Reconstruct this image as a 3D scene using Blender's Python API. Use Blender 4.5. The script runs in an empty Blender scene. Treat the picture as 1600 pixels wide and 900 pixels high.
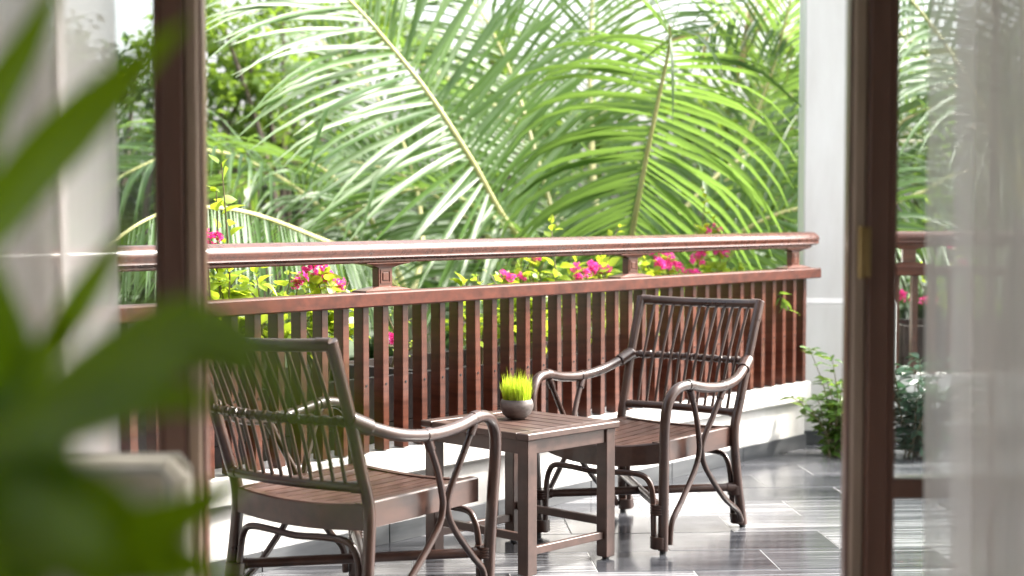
import bpy, math, random
from mathutils import Vector, Matrix, Quaternion

scene = bpy.context.scene
C = scene.collection
R = math.radians

# ------------------------------------------------------------------ camera
CAM_H = 1.17
F_PX = 2450.0                      # focal length in pixels of a 1600 px wide frame
PITCH = math.atan(120.0 / F_PX)
cam_d = bpy.data.cameras.new('camera')
cam = bpy.data.objects.new('camera', cam_d)
C.objects.link(cam)
cam.location = (0, 0, CAM_H)
cam.rotation_euler = (math.pi / 2 - PITCH, 0, 0)
cam_d.sensor_width = 36.0
cam_d.lens = F_PX / 1600.0 * 36.0
cam_d.clip_start = 0.05
cam_d.clip_end = 2000
cam_d.dof.use_dof = True
cam_d.dof.focus_distance = 5.15
cam_d.dof.aperture_fstop = 2.35
scene.camera = cam

# ------------------------------------------------------------------ world, sun, exposure
SUN_AZ = R(73)                     # measured from +Y (straight ahead) towards +X (right)
SUN_EL = R(42)
w = bpy.data.worlds.new('World')
scene.world = w
w.use_nodes = True
nt = w.node_tree
bg = nt.nodes['Background']
sky = nt.nodes.new('ShaderNodeTexSky')
sky.sky_type = 'NISHITA'
sky.sun_disc = False
sky.sun_elevation = SUN_EL
sky.sun_rotation = SUN_AZ
sky.air_density = 1.0
sky.dust_density = 6.0
sky.ozone_density = 0.6
hz = nt.nodes.new('ShaderNodeHueSaturation')   # a hazy, whitish tropical sky
hz.inputs['Saturation'].default_value = .30
nt.links.new(sky.outputs['Color'], hz.inputs['Color'])
nt.links.new(hz.outputs['Color'], bg.inputs['Color'])
bg.inputs['Strength'].default_value = 0.15
sun_d = bpy.data.lights.new('sun', 'SUN')
sun_d.energy = 2.2
sun_d.angle = R(5.0)
sun_d.color = (1.0, 0.94, 0.85)
sun = bpy.data.objects.new('sun', sun_d)
C.objects.link(sun)
sdir = Vector((math.sin(SUN_AZ) * math.cos(SUN_EL), math.cos(SUN_AZ) * math.cos(SUN_EL), math.sin(SUN_EL)))
sun.rotation_euler = (-sdir).to_track_quat('-Z', 'Y').to_euler()
sun.location = sdir * 30

vs = scene.view_settings
vs.view_transform = 'Standard'
vs.look = 'None'
vs.exposure = 2.3
vs.gamma = 1.0
cy = scene.cycles
cy.use_denoising = True
cy.max_bounces = 9
cy.diffuse_bounces = 5
cy.glossy_bounces = 4
cy.transmission_bounces = 6
cy.transparent_max_bounces = 24
cy.caustics_reflective = False
cy.caustics_refractive = False
cy.sample_clamp_indirect = 6.0

# ------------------------------------------------------------------ helpers
def ray(px, py):
    a = (px - 800) / F_PX
    b = -(py - 450) / F_PX
    return Vector((a, math.cos(PITCH) + b * math.sin(PITCH), -math.sin(PITCH) + b * math.cos(PITCH)))

def P(px, py, y):
    """The point of the place at distance y straight ahead seen at that spot of the photograph."""
    d = ray(px, py)
    return Vector((0, 0, CAM_H)) + d * (y / d.y)

class MB:
    def __init__(self):
        self.v = []
        self.f = []
    def add(self, verts, faces):
        n = len(self.v)
        self.v.extend([tuple(p) for p in verts])
        self.f.extend([tuple(i + n for i in q) for q in faces])
        return self
    def box(self, c, size, rot=None, bev=0.0):
        """bevelled box, c centre, size full dims, rot Matrix 3x3 or None"""
        hx, hy, hz = size[0] / 2, size[1] / 2, size[2] / 2
        c = Vector(c)
        if bev <= 0:
            pts = [Vector((sx * hx, sy * hy, sz * hz)) for sz in (-1, 1) for sx, sy in ((-1, -1), (1, -1), (1, 1), (-1, 1))]
            fs = [(3, 2, 1, 0), (4, 5, 6, 7), (0, 1, 5, 4), (1, 2, 6, 5), (2, 3, 7, 6), (3, 0, 4, 7)]
        else:
            b = min(bev, hx * .9, hy * .9, hz * .9)
            pts = []; idx = {}
            for sx in (-1, 1):
                for sy in (-1, 1):
                    for sz in (-1, 1):
                        for k in range(3):
                            p = [sx * (hx - b), sy * (hy - b), sz * (hz - b)]
                            p[k] = (sx * hx, sy * hy, sz * hz)[k]
                            idx[(sx, sy, sz, k)] = len(pts); pts.append(Vector(p))
            fs = []
            for k in range(3):
                o = [i for i in range(3) if i != k]
                for s in (-1, 1):
                    q = []
                    for a, bb in ((-1, -1), (1, -1), (1, 1), (-1, 1)):
                        sg = [0, 0, 0]; sg[k] = s; sg[o[0]] = a; sg[o[1]] = bb
                        q.append(idx[(sg[0], sg[1], sg[2], k)])
                    fs.append(tuple(q))
            for k in range(3):                      # edges along axis k
                o = [i for i in range(3) if i != k]
                for a in (-1, 1):
                    for bb in (-1, 1):
                        q = []
                        for s, kk in ((-1, o[0]), (-1, o[1]), (1, o[1]), (1, o[0])):
                            sg = [0, 0, 0]; sg[k] = s; sg[o[0]] = a; sg[o[1]] = bb
                            q.append(idx[(sg[0], sg[1], sg[2], kk)])
                        fs.append(tuple(q))
            for sx in (-1, 1):
                for sy in (-1, 1):
                    for sz in (-1, 1):
                        fs.append(tuple(idx[(sx, sy, sz, k)] for k in range(3)))
        if rot is not None:
            pts = [rot @ p for p in pts]
        return self.add([p + c for p in pts], fs)
    def tube(self, path, rad, n=10, caps=True, squash=None):
        """path: list of Vector, rad: number or list"""
        path = [Vector(p) for p in path]
        m = len(path)
        rs = rad if isinstance(rad, (list, tuple)) else [rad] * m
        T = []
        for i in range(m):
            a = path[max(0, i - 1)]; b = path[min(m - 1, i + 1)]
            t = b - a
            T.append(t.normalized() if t.length > 1e-9 else Vector((0, 0, 1)))
        u = T[0].cross(Vector((0, 0, 1)))
        if u.length < .1: u = T[0].cross(Vector((1, 0, 0)))
        u.normalize()
        vs_ = []
        for i in range(m):
            if i > 0:
                q = T[i - 1].rotation_difference(T[i])
                u = q @ u
            u = (u - T[i] * u.dot(T[i])).normalized()
            v = T[i].cross(u)
            for k in range(n):
                a = 2 * math.pi * k / n
                vs_.append(path[i] + (u * math.cos(a) + v * math.sin(a)) * rs[i])
        fs = []
        for i in range(m - 1):
            for k in range(n):
                k2 = (k + 1) % n
                fs.append((i * n + k, i * n + k2, (i + 1) * n + k2, (i + 1) * n + k))
        if caps:
            fs.append(tuple(range(n - 1, -1, -1)))
            fs.append(tuple((m - 1) * n + k for k in range(n)))
        return self.add(vs_, fs)
    def lathe(self, prof, c=(0, 0, 0), n=32):
        c = Vector(c); vs_ = []; fs = []
        for r, z in prof:
            for k in range(n):
                a = 2 * math.pi * k / n
                vs_.append(c + Vector((r * math.cos(a), r * math.sin(a), z)))
        m = len(prof)
        for i in range(m - 1):
            for k in range(n):
                k2 = (k + 1) % n
                fs.append((i * n + k, i * n + k2, (i + 1) * n + k2, (i + 1) * n + k))
        fs.append(tuple(range(n - 1, -1, -1)))
        fs.append(tuple((m - 1) * n + k for k in range(n)))
        return self.add(vs_, fs)
    def prism(self, poly, z0, z1):
        n = len(poly)
        vs_ = [(x, y, z0) for x, y in poly] + [(x, y, z1) for x, y in poly]
        fs = [tuple(range(n - 1, -1, -1)), tuple(range(n, 2 * n))]
        fs += [(i, (i + 1) % n, n + (i + 1) % n, n + i) for i in range(n)]
        return self.add(vs_, fs)
    def mesh(self, name, mat, smooth=False):
        me = bpy.data.meshes.new(name)
        me.from_pydata(self.v, [], self.f)
        me.update()
        if mat: me.materials.append(mat)
        if smooth:
            me.polygons.foreach_set('use_smooth', [True] * len(me.polygons))
            try: me.set_sharp_from_angle(angle=R(50))
            except Exception: pass
        return me
    def build(self, name, mat, parent=None, smooth=False, kind=None):
        return put(name, self.mesh(name, mat, smooth), parent, kind=kind)

def put(name, me, parent=None, mw=None, kind=None):
    o = bpy.data.objects.new(name, me)
    C.objects.link(o)
    if parent: o.parent = parent
    if mw is not None: o.matrix_local = mw
    if kind: o['kind'] = kind
    return o

def tag(o, label, cat, group=None, kind=None):
    o['label'] = label
    o['category'] = cat
    if group: o['group'] = group
    if kind: o['kind'] = kind
    return o

def thing(name, label, cat, loc=(0, 0, 0), rotz=0.0, group=None):
    o = bpy.data.objects.new(name, None)
    C.objects.link(o)
    o.empty_display_size = .1
    o.location = loc
    o.rotation_euler = (0, 0, rotz)
    return tag(o, label, cat, group)

def struct(name, mb, mat, smooth=False):
    o = mb.build(name, mat, None, smooth)
    o['kind'] = 'structure'
    return o

def copy_tree(o, parent=None):
    c = o.copy()
    C.objects.link(c)
    if parent: c.parent = parent
    for ch in list(o.children):
        copy_tree(ch, c)
    return c

def smooth_path(pts, per=6):
    """Catmull-Rom through the points"""
    pts = [Vector(p) for p in pts]
    out = []
    n = len(pts)
    for i in range(n - 1):
        p0 = pts[max(0, i - 1)]; p1 = pts[i]; p2 = pts[i + 1]; p3 = pts[min(n - 1, i + 2)]
        for k in range(per):
            t = k / per
            out.append(.5 * ((2 * p1) + (p2 - p0) * t + (2 * p0 - 5 * p1 + 4 * p2 - p3) * t * t + (3 * p1 - p0 - 3 * p2 + p3) * t ** 3))
    out.append(pts[-1])
    return out

def rotz(a): return Matrix.Rotation(a, 3, 'Z')

# ------------------------------------------------------------------ materials
def new_mat(name):
    m = bpy.data.materials.new(name)
    m.use_nodes = True
    return m, m.node_tree, m.node_tree.nodes['Principled BSDF']

def N(nt, t, **kw):
    n = nt.nodes.new(t)
    for k, v in kw.items(): setattr(n, k, v)
    return n

def ramp(nt, stops):
    r = nt.nodes.new('ShaderNodeValToRGB')
    e = r.color_ramp.elements
    while len(e) < len(stops): e.new(.5)
    for i, (p, c) in enumerate(stops):
        e[i].position = p
        e[i].color = (c[0], c[1], c[2], 1)
    return r

def noisy(name, c0, c1, scale=(8, 8, 8), rough=.5, bump=.0, detail=5, coat=0, rough_var=.1, per_object=.0, spec=.5, bump_scale=None):
    """a procedural material whose colour wanders between c0 and c1"""
    m, nt, b = new_mat(name)
    tc = N(nt, 'ShaderNodeTexCoord')
    mp = N(nt, 'ShaderNodeMapping')
    mp.inputs['Scale'].default_value = scale
    nt.links.new(tc.outputs['Object'], mp.inputs['Vector'])
    no = N(nt, 'ShaderNodeTexNoise')
    no.inputs['Scale'].default_value = 1.0
    no.inputs['Detail'].default_value = detail
    no.inputs['Roughness'].default_value = .6
    nt.links.new(mp.outputs['Vector'], no.inputs['Vector'])
    rp = ramp(nt, [(.3, c0), (.7, c1)])
    nt.links.new(no.outputs['Fac'], rp.inputs['Fac'])
    col = rp.outputs['Color']
    if per_object:
        oi = N(nt, 'ShaderNodeObjectInfo')
        mr = N(nt, 'ShaderNodeMapRange')
        mr.inputs['To Min'].default_value = 1 - per_object
        mr.inputs['To Max'].default_value = 1 + per_object
        nt.links.new(oi.outputs['Random'], mr.inputs['Value'])
        hs = N(nt, 'ShaderNodeHueSaturation')
        nt.links.new(mr.outputs['Result'], hs.inputs['Value'])
        nt.links.new(col, hs.inputs['Color'])
        col = hs.outputs['Color']
    nt.links.new(col, b.inputs['Base Color'])
    mr2 = N(nt, 'ShaderNodeMapRange')
    mr2.inputs['To Min'].default_value = max(.02, rough - rough_var)
    mr2.inputs['To Max'].default_value = min(1, rough + rough_var)
    nt.links.new(no.outputs['Fac'], mr2.inputs['Value'])
    nt.links.new(mr2.outputs['Result'], b.inputs['Roughness'])
    b.inputs['Coat Weight'].default_value = coat
    b.inputs['Coat Roughness'].default_value = .12
    b.inputs['Specular IOR Level'].default_value = spec
    if bump:
        src = no.outputs['Fac']
        if bump_scale:
            n2 = N(nt, 'ShaderNodeTexNoise')
            n2.inputs['Scale'].default_value = bump_scale
            n2.inputs['Detail'].default_value = 4
            nt.links.new(tc.outputs['Object'], n2.inputs['Vector'])
            src = n2.outputs['Fac']
        bp = N(nt, 'ShaderNodeBump')
        bp.inputs['Strength'].default_value = bump
        bp.inputs['Distance'].default_value = .004
        nt.links.new(src, bp.inputs['Height'])
        nt.links.new(bp.outputs['Normal'], b.inputs['Normal'])
    return m

def leaf_mat(name, c0, c1, trans, tfac=.45, rough=.4, scale=3.0, spec=.5, dry=None):
    m, nt, b = new_mat(name)
    tc = N(nt, 'ShaderNodeTexCoord')
    oi = N(nt, 'ShaderNodeObjectInfo')
    ge = N(nt, 'ShaderNodeNewGeometry')
    no = N(nt, 'ShaderNodeTexNoise')
    no.inputs['Scale'].default_value = scale
    no.inputs['Detail'].default_value = 3
    nt.links.new(ge.outputs['Position'], no.inputs['Vector'])
    mm = N(nt, 'ShaderNodeMath', operation='ADD')
    nt.links.new(ge.outputs['Random Per Island'], mm.inputs[0])
    nt.links.new(no.outputs['Fac'], mm.inputs[1])
    m2 = N(nt, 'ShaderNodeMath', operation='ADD')
    nt.links.new(mm.outputs[0], m2.inputs[0])
    nt.links.new(oi.outputs['Random'], m2.inputs[1])
    m3 = N(nt, 'ShaderNodeMath', operation='MULTIPLY')
    m3.inputs[1].default_value = 1 / 2.5
    nt.links.new(m2.outputs[0], m3.inputs[0])
    rp = ramp(nt, [(.25, c0), (.8, c1)] if not dry else [(.27, dry), (.31, c0), (.8, c1)])
    nt.links.new(m3.outputs[0], rp.inputs['Fac'])
    nt.links.new(rp.outputs['Color'], b.inputs['Base Color'])
    b.inputs['Roughness'].default_value = rough
    b.inputs['Specular IOR Level'].default_value = spec
    tr = N(nt, 'ShaderNodeBsdfTranslucent')
    mx = N(nt, 'ShaderNodeMix', data_type='RGBA', blend_type='MIX')
    mx.inputs[0].default_value = .7
    nt.links.new(rp.outputs['Color'], mx.inputs[6])
    mx.inputs[7].default_value = (*trans, 1)
    nt.links.new(mx.outputs[2], tr.inputs['Color'])
    ms = N(nt, 'ShaderNodeMixShader')
    ms.inputs[0].default_value = tfac
    nt.links.new(b.outputs[0], ms.inputs[1])
    nt.links.new(tr.outputs[0], ms.inputs[2])
    nt.links.new(ms.outputs[0], nt.nodes['Material Output'].inputs['Surface'])
    return m

M = {}
M['rail'] = noisy('varnished_red_wood', (.046, .0125, .0065), (.125, .038, .020), (3, 3, 26), .32, .12, coat=.25, per_object=.22)
M['rail_long'] = noisy('varnished_red_wood_long', (.042, .0105, .0050), (.105, .027, .0125), (2.2, 30, 30), .28, .10, coat=.2)
M['rail_low'] = noisy('red_wood_lower_rail', (.038, .0085, .004), (.105, .024, .0105), (1.6, 24, 24), .42, .12, coat=.06, spec=.3)
M['planter'] = noisy('dark_stained_board', (.012, .007, .006), (.03, .017, .013), (6, 6, 20), .65, .2)
M['rattan'] = noisy('brown_lacquered_cane', (.020, .0085, .006), (.060, .028, .019), (9, 9, 9), .30, .15, per_object=.10, coat=.15)
M['chair_wood'] = noisy('brown_lacquered_wood', (.026, .0105, .007), (.070, .033, .023), (18, 5, 18), .33, .12, coat=.12, per_object=.10)
M['table_wood'] = noisy('umber_stained_wood', (.036, .018, .013), (.084, .046, .036), (16, 5, 16), .42, .15, coat=.08, per_object=.10)
M['glide'] = noisy('black_plastic', (.012, .012, .012), (.02, .02, .02), rough=.5)
M['white'] = noisy('white_paint', (.68, .66, .63), (.81, .80, .78), (5, 5, 1.2), .6, .08, bump_scale=60)
M['plinth'] = noisy('white_render', (.50, .485, .45), (.76, .75, .73), (4, 4, 3), .6, .12, bump_scale=50)
M['skirting'] = noisy('dark_slate_skirting', (.05, .055, .06), (.12, .125, .13), (3, 3, 18), .35, .1, per_object=.3)
M['grout'] = noisy('pale_grout', (.26, .26, .255), (.34, .34, .33), (20, 20, 20), .7)
M['door'] = noisy('dark_door_wood', (.10, .046, .032), (.18, .088, .062), (14, 14, 2.2), .36, .1, coat=.15)
M['door_edge_lit'] = noisy('lit_door_edge_wood', (.34, .25, .19), (.46, .35, .28), (14, 14, 2.2), .4, .1)  # lighter than the door wood: outside light on the edge put into colour
M['brass'] = noisy('worn_brass', (.35, .24, .10), (.5, .36, .18), rough=.35)
M['brass'].node_tree.nodes['Principled BSDF'].inputs['Metallic'].default_value = .9
M['room_wall'] = noisy('room_wall_paint', (.74, .72, .68), (.79, .77, .73), rough=.8)
M['room_floor'] = noisy('room_floor_wood', (.10, .06, .04), (.17, .10, .07), (2, 20, 20), .4)
M['ceiling'] = noisy('ceiling_paint', (.72, .71, .69), (.77, .76, .74), rough=.8)
M['garden'] = noisy('garden_ground', (.02, .035, .012), (.06, .09, .03), (.8, .8, .8), .95)
M['soil'] = noisy('potting_soil', (.02, .014, .010), (.05, .035, .025), (60, 60, 60), .95, .6)
M['bark'] = noisy('tree_bark', (.06, .045, .035), (.15, .115, .09), (9, 9, 3), .85, .5)
M['palm_bark'] = noisy('palm_bark', (.12, .10, .08), (.24, .20, .16), (4, 4, 22), .85, .5)
M['rachis'] = noisy('palm_midrib', (.42, .40, .16), (.58, .54, .26), (6, 6, 6), .45)
M['stem'] = noisy('green_brown_stem', (.10, .08, .04), (.17, .15, .07), (20, 20, 20), .7)
M['beige'] = noisy('beige_upholstery', (.55, .50, .39), (.64, .58, .47), (30, 30, 30), .85, .2)
M['piping'] = noisy('cream_piping', (.60, .57, .48), (.66, .62, .54), (30, 30, 30), .7)
M['pot'] = noisy('dark_glazed_pot', (.05, .045, .045), (.12, .105, .10), (9, 9, 9), .35, .1)
M['stone_bowl'] = noisy('grey_brown_stone', (.055, .045, .042), (.19, .165, .155), (22, 22, 40), .42, .35)
M['palm_leaf'] = leaf_mat('palm_leaflet', (.018, .058, .012), (.078, .148, .038), (.32, .52, .085), .36, .42, spec=.45, dry=(.24, .17, .06))
M['tree_leaf'] = leaf_mat('broad_leaf', (.022, .052, .010), (.085, .15, .026), (.36, .54, .05), .42, .42, 1.2)
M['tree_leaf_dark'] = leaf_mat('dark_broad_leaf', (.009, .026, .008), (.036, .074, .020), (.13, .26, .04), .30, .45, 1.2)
M['vine_leaf'] = leaf_mat('bougainvillea_leaf', (.10, .19, .016), (.28, .38, .035), (.58, .70, .05), .5, .4, 8)
M['shrub_leaf'] = leaf_mat('shrub_leaf', (.025, .070, .018), (.085, .17, .03), (.30, .45, .05), .35, .4, 8)
M['bract'] = leaf_mat('magenta_bract', (.58, .010, .17), (.92, .13, .50), (.95, .10, .45), .4, .55, 20)
M['grass'] = leaf_mat('sprouting_grass', (.14, .28, .012), (.48, .54, .05), (.60, .76, .05), .5, .45, 60)
M['dracaena'] = leaf_mat('strap_leaf', (.07, .145, .002), (.14, .25, .004), (.34, .55, .006), .55, .5, 6)

def slate_mat():
    m, nt, b = new_mat('streaked_slate')
    tc = N(nt, 'ShaderNodeTexCoord')
    oi = N(nt, 'ShaderNodeObjectInfo')
    av = N(nt, 'ShaderNodeVectorMath', operation='SCALE')
    av.inputs['Scale'].default_value = 37.0
    cb = N(nt, 'ShaderNodeCombineXYZ')
    nt.links.new(oi.outputs['Random'], cb.inputs[0]); nt.links.new(oi.outputs['Random'], cb.inputs[1])
    nt.links.new(cb.outputs[0], av.inputs[0])
    ad = N(nt, 'ShaderNodeVectorMath', operation='ADD')
    nt.links.new(tc.outputs['Object'], ad.inputs[0]); nt.links.new(av.outputs[0], ad.inputs[1])
    mp = N(nt, 'ShaderNodeMapping')
    mp.inputs['Scale'].default_value = (.9, 44, 1)
    nt.links.new(ad.outputs[0], mp.inputs['Vector'])
    no = N(nt, 'ShaderNodeTexNoise')
    no.inputs['Scale'].default_value = 1.0
    no.inputs['Detail'].default_value = 6
    no.inputs['Roughness'].default_value = .65
    no.inputs['Distortion'].default_value = .25
    nt.links.new(mp.outputs[0], no.inputs['Vector'])
    # each tile its own mean tone
    mr = N(nt, 'ShaderNodeMapRange')
    mr.inputs['To Min'].default_value = -.14
    mr.inputs['To Max'].default_value = .15
    nt.links.new(oi.outputs['Random'], mr.inputs['Value'])
    mm = N(nt, 'ShaderNodeMath', operation='ADD')
    nt.links.new(no.outputs['Fac'], mm.inputs[0]); nt.links.new(mr.outputs[0], mm.inputs[1])
    rp = ramp(nt, [(.25, (.012, .013, .016)), (.43, (.040, .042, .048)), (.56, (.10, .102, .112)), (.76, (.30, .30, .31))])
    nt.links.new(mm.outputs[0], rp.inputs['Fac'])
    nt.links.new(rp.outputs['Color'], b.inputs['Base Color'])
    n2 = N(nt, 'ShaderNodeTexNoise')
    n2.inputs['Scale'].default_value = 5
    n2.inputs['Detail'].default_value = 4
    nt.links.new(ad.outputs[0], n2.inputs['Vector'])
    r2 = N(nt, 'ShaderNodeMapRange')
    r2.inputs['To Min'].default_value = .07
    r2.inputs['To Max'].default_value = .24
    nt.links.new(n2.outputs['Fac'], r2.inputs['Value'])
    nt.links.new(r2.outputs[0], b.inputs['Roughness'])
    bp = N(nt, 'ShaderNodeBump')
    bp.inputs['Strength'].default_value = .06
    bp.inputs['Distance'].default_value = .003
    nt.links.new(no.outputs['Fac'], bp.inputs['Height'])
    nt.links.new(bp.outputs[0], b.inputs['Normal'])
    return m
M['slate'] = slate_mat()

def glass_mat():
    m, nt, b = new_mat('window_glass')
    tr = N(nt, 'ShaderNodeBsdfTransparent')
    tr.inputs['Color'].default_value = (.93, .955, .945, 1)
    gl = N(nt, 'ShaderNodeBsdfGlossy')
    gl.inputs['Roughness'].default_value = .01
    fr = N(nt, 'ShaderNodeFresnel')
    fr.inputs['IOR'].default_value = 1.5
    ms = N(nt, 'ShaderNodeMixShader')
    nt.links.new(fr.outputs[0], ms.inputs[0])
    nt.links.new(tr.outputs[0], ms.inputs[1]); nt.links.new(gl.outputs[0], ms.inputs[2])
    nt.links.new(ms.outputs[0], nt.nodes['Material Output'].inputs['Surface'])
    nt.nodes.remove(b)
    return m
M['glass'] = glass_mat()

def sheer_mat(name, o0, o1):
    m, nt, b = new_mat(name)
    tc = N(nt, 'ShaderNodeTexCoord')
    no = N(nt, 'ShaderNodeTexNoise')
    mp = N(nt, 'ShaderNodeMapping')
    mp.inputs['Scale'].default_value = (260, 260, 5)
    nt.links.new(tc.outputs['Object'], mp.inputs['Vector'])
    no.inputs['Scale'].default_value = 1.0
    no.inputs['Detail'].default_value = 3
    nt.links.new(mp.outputs[0], no.inputs['Vector'])
    mr = N(nt, 'ShaderNodeMapRange')
    mr.inputs['To Min'].default_value = o0
    mr.inputs['To Max'].default_value = o1
    nt.links.new(no.outputs['Fac'], mr.inputs['Value'])
    tr = N(nt, 'ShaderNodeBsdfTransparent')
    df = N(nt, 'ShaderNodeBsdfDiffuse')
    df.inputs['Color'].default_value = (.91, .865, .83, 1)
    tl = N(nt, 'ShaderNodeBsdfTranslucent')
    tl.inputs['Color'].default_value = (.91, .865, .83, 1)
    m1 = N(nt, 'ShaderNodeMixShader')
    m1.inputs[0].default_value = .6
    nt.links.new(df.outputs[0], m1.inputs[1]); nt.links.new(tl.outputs[0], m1.inputs[2])
    m2 = N(nt, 'ShaderNodeMixShader')
    nt.links.new(mr.outputs[0], m2.inputs[0])
    nt.links.new(tr.outputs[0], m2.inputs[1]); nt.links.new(m1.outputs[0], m2.inputs[2])
    nt.links.new(m2.outputs[0], nt.nodes['Material Output'].inputs['Surface'])
    nt.nodes.remove(b)
    return m
M['sheer'] = sheer_mat('sheer_voile', .56, .70)
M['sheer_dense'] = sheer_mat('dense_voile', .72, .84)

# ------------------------------------------------------------------ the lines of the balcony
RA = math.atan2(.764, .645)                    # direction of the main railing in plan
RD = Vector((math.cos(RA), math.sin(RA), 0))
RN = Vector((math.sin(RA), -math.cos(RA), 0))  # towards the balcony
RQ = Vector((1.293, 7.54, 0))                  # a point at the foot of the parapet
S0, S1 = -6.2, .26                             # the run of the railing

def rp(s, off=0.0, z=0.0):
    """a point by the railing: s along it, off towards the balcony, z above the floor"""
    return RQ + RD * s + RN * off + Vector((0, 0, z))

def rail_hit(px, py, off):
    """where the line of sight meets the upright plane parallel to the railing"""
    d = ray(px, py)
    o = Vector((0, 0, CAM_H))
    t = ((RQ + RN * off) - o).dot(RN) / d.dot(RN)
    return o + d * t

def s_of(px):
    p = rail_hit(px, 420, 0)
    return (p - RQ).dot(RD)

RROT = rotz(RA)
GROUND_Z = -3.3

# ------------------------------------------------------------------ setting
g = MB(); g.box((0, 300, GROUND_Z - .5), (1400, 1400, 1.0))
struct('ground', g, M['garden'])

A = rp(S0, -.12); B = rp(S1, -.12)
slab = [(-2.6, 3.05), (A.x, A.y), (B.x, B.y), (1.62, 8.28), (6.5, 8.55), (6.5, 3.05)]
if A.y < 3.05:
    slab[1] = (A.x, A.y); slab[0] = (A.x + .1, A.y - .05)
m = MB(); m.prism([(-2.7, 2.95), (A.x, A.y), (B.x, B.y), (1.62, 8.30), (6.5, 8.42), (6.5, 2.95)], GROUND_Z, -.02)
struct('balcony_slab', m, M['grout'])

# the room behind the camera
m = MB(); m.box((0, -.3, -.11), (5.2, 6.5, .2)); struct('room_floor', m, M['room_floor'])
m = MB(); m.box((0, -.2, 2.86), (5.2, 6.6, .2)); struct('room_ceiling', m, M['ceiling'])
m = MB(); m.box((0, -3.6, 1.37), (5.2, .15, 2.76)); struct('room_wall_back', m, M['room_wall'])
m = MB()                                        # unseen window opening beside the camera, added to brighten the room
m.box((-2.68, 2.2, 1.37), (.15, 1.5, 2.76)); m.box((-2.68, -2.95, 1.37), (.15, 1.2, 2.76)); m.box((-2.68, -.45, .35), (.15, 3.8, .72)); m.box((-2.68, -.45, 2.62), (.15, 3.8, .26))
struct('room_wall_left', m, M['room_wall'])
m = MB(); m.box((2.68, -.3, 1.37), (.15, 6.5, 2.76)); struct('room_wall_right', m, M['room_wall'])
m = MB()
m.box((-2.33, 2.95, 1.37), (.55, .16, 2.76)); m.box((2.33, 2.95, 1.37), (.55, .16, 2.76)); m.box((0, 2.95, 2.60), (4.1, .16, .30))
struct('room_wall_front', m, M['white'])
# unseen eave, its depth chosen to shape sun and sky light, and the beam that the column carries
m = MB(); m.prism([(-2.7, 3.04), (6.5, 3.04), (6.5, 3.55), (-2.7, 3.75)], 2.78, 2.95); struct('unseen_balcony_eave', m, M['ceiling'])

# ------------------------------------------------------------------ floor tiles
random.seed(5)
FA = R(3.7)
FX = Vector((math.cos(FA), math.sin(FA), 0)); FY = Vector((-math.sin(FA), math.cos(FA), 0))
FO = Vector((.28, 5.04, 0))
tm = MB(); tm.box((0, 0, 0), (.5975, .2975, .018), None, .0015)
tile_me = tm.mesh('tile', M['slate'])
floor = MB()
floor.prism([(-2.65, 2.98), (rp(S0, .02).x, rp(S0, .02).y), (rp(S1, .02).x, rp(S1, .02).y), (1.7, 8.18), (6.4, 8.3), (6.4, 2.98)], -.016, -.0014)
floor = struct('balcony_floor', floor, M['grout'])
for j in range(-6, 12):
    offx = (.0, .28, -.02, .30)[j % 4] + random.uniform(-.02, .02)
    for i in range(-5, 9):
        c = FO + FX * ((i + .5) * .6 + offx) + FY * ((j + .5) * .3)
        dn = (c - RQ).dot(RN)
        if dn < -.02 or c.y < 3.25 or c.y > 8.2 or c.x > 4.6: continue
        if (c - RQ).dot(RD) < S0: continue
        put('tile', tile_me, floor, Matrix.Translation((c.x, c.y, -.009 + random.uniform(-.0006, .0006))) @ Matrix.Rotation(FA + random.choice((0, math.pi)), 4, 'Z'))

# ------------------------------------------------------------------ parapet wall under the railing
def parapet(root, at, s0, s1, rot, first=0):
    L = s1 - s0; mid = (s0 + s1) / 2
    m = MB(); m.box(at(mid, -.06, .120), (L, .12, .24), rot); m.build('wall', M['plinth'], root)
    m = MB(); m.box(at(mid, -.045, .287), (L + .01, .16, .095), rot, .006); m.build('coping', M['plinth'], root)
    n = max(1, round(L / .6)); d = L / n
    for k in range(n):
        m = MB(); m.box(at(s0 + d * (k + .5), .006, .035), (d - .004, .012, .07), rot, .001); m.build('skirting_tile', M['skirting'], root)

par = thing('parapet_wall', 'low white parapet with dark slate skirting under the long railing', 'wall')
parapet(par, rp, S0, S1 - .02, RROT)

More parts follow.
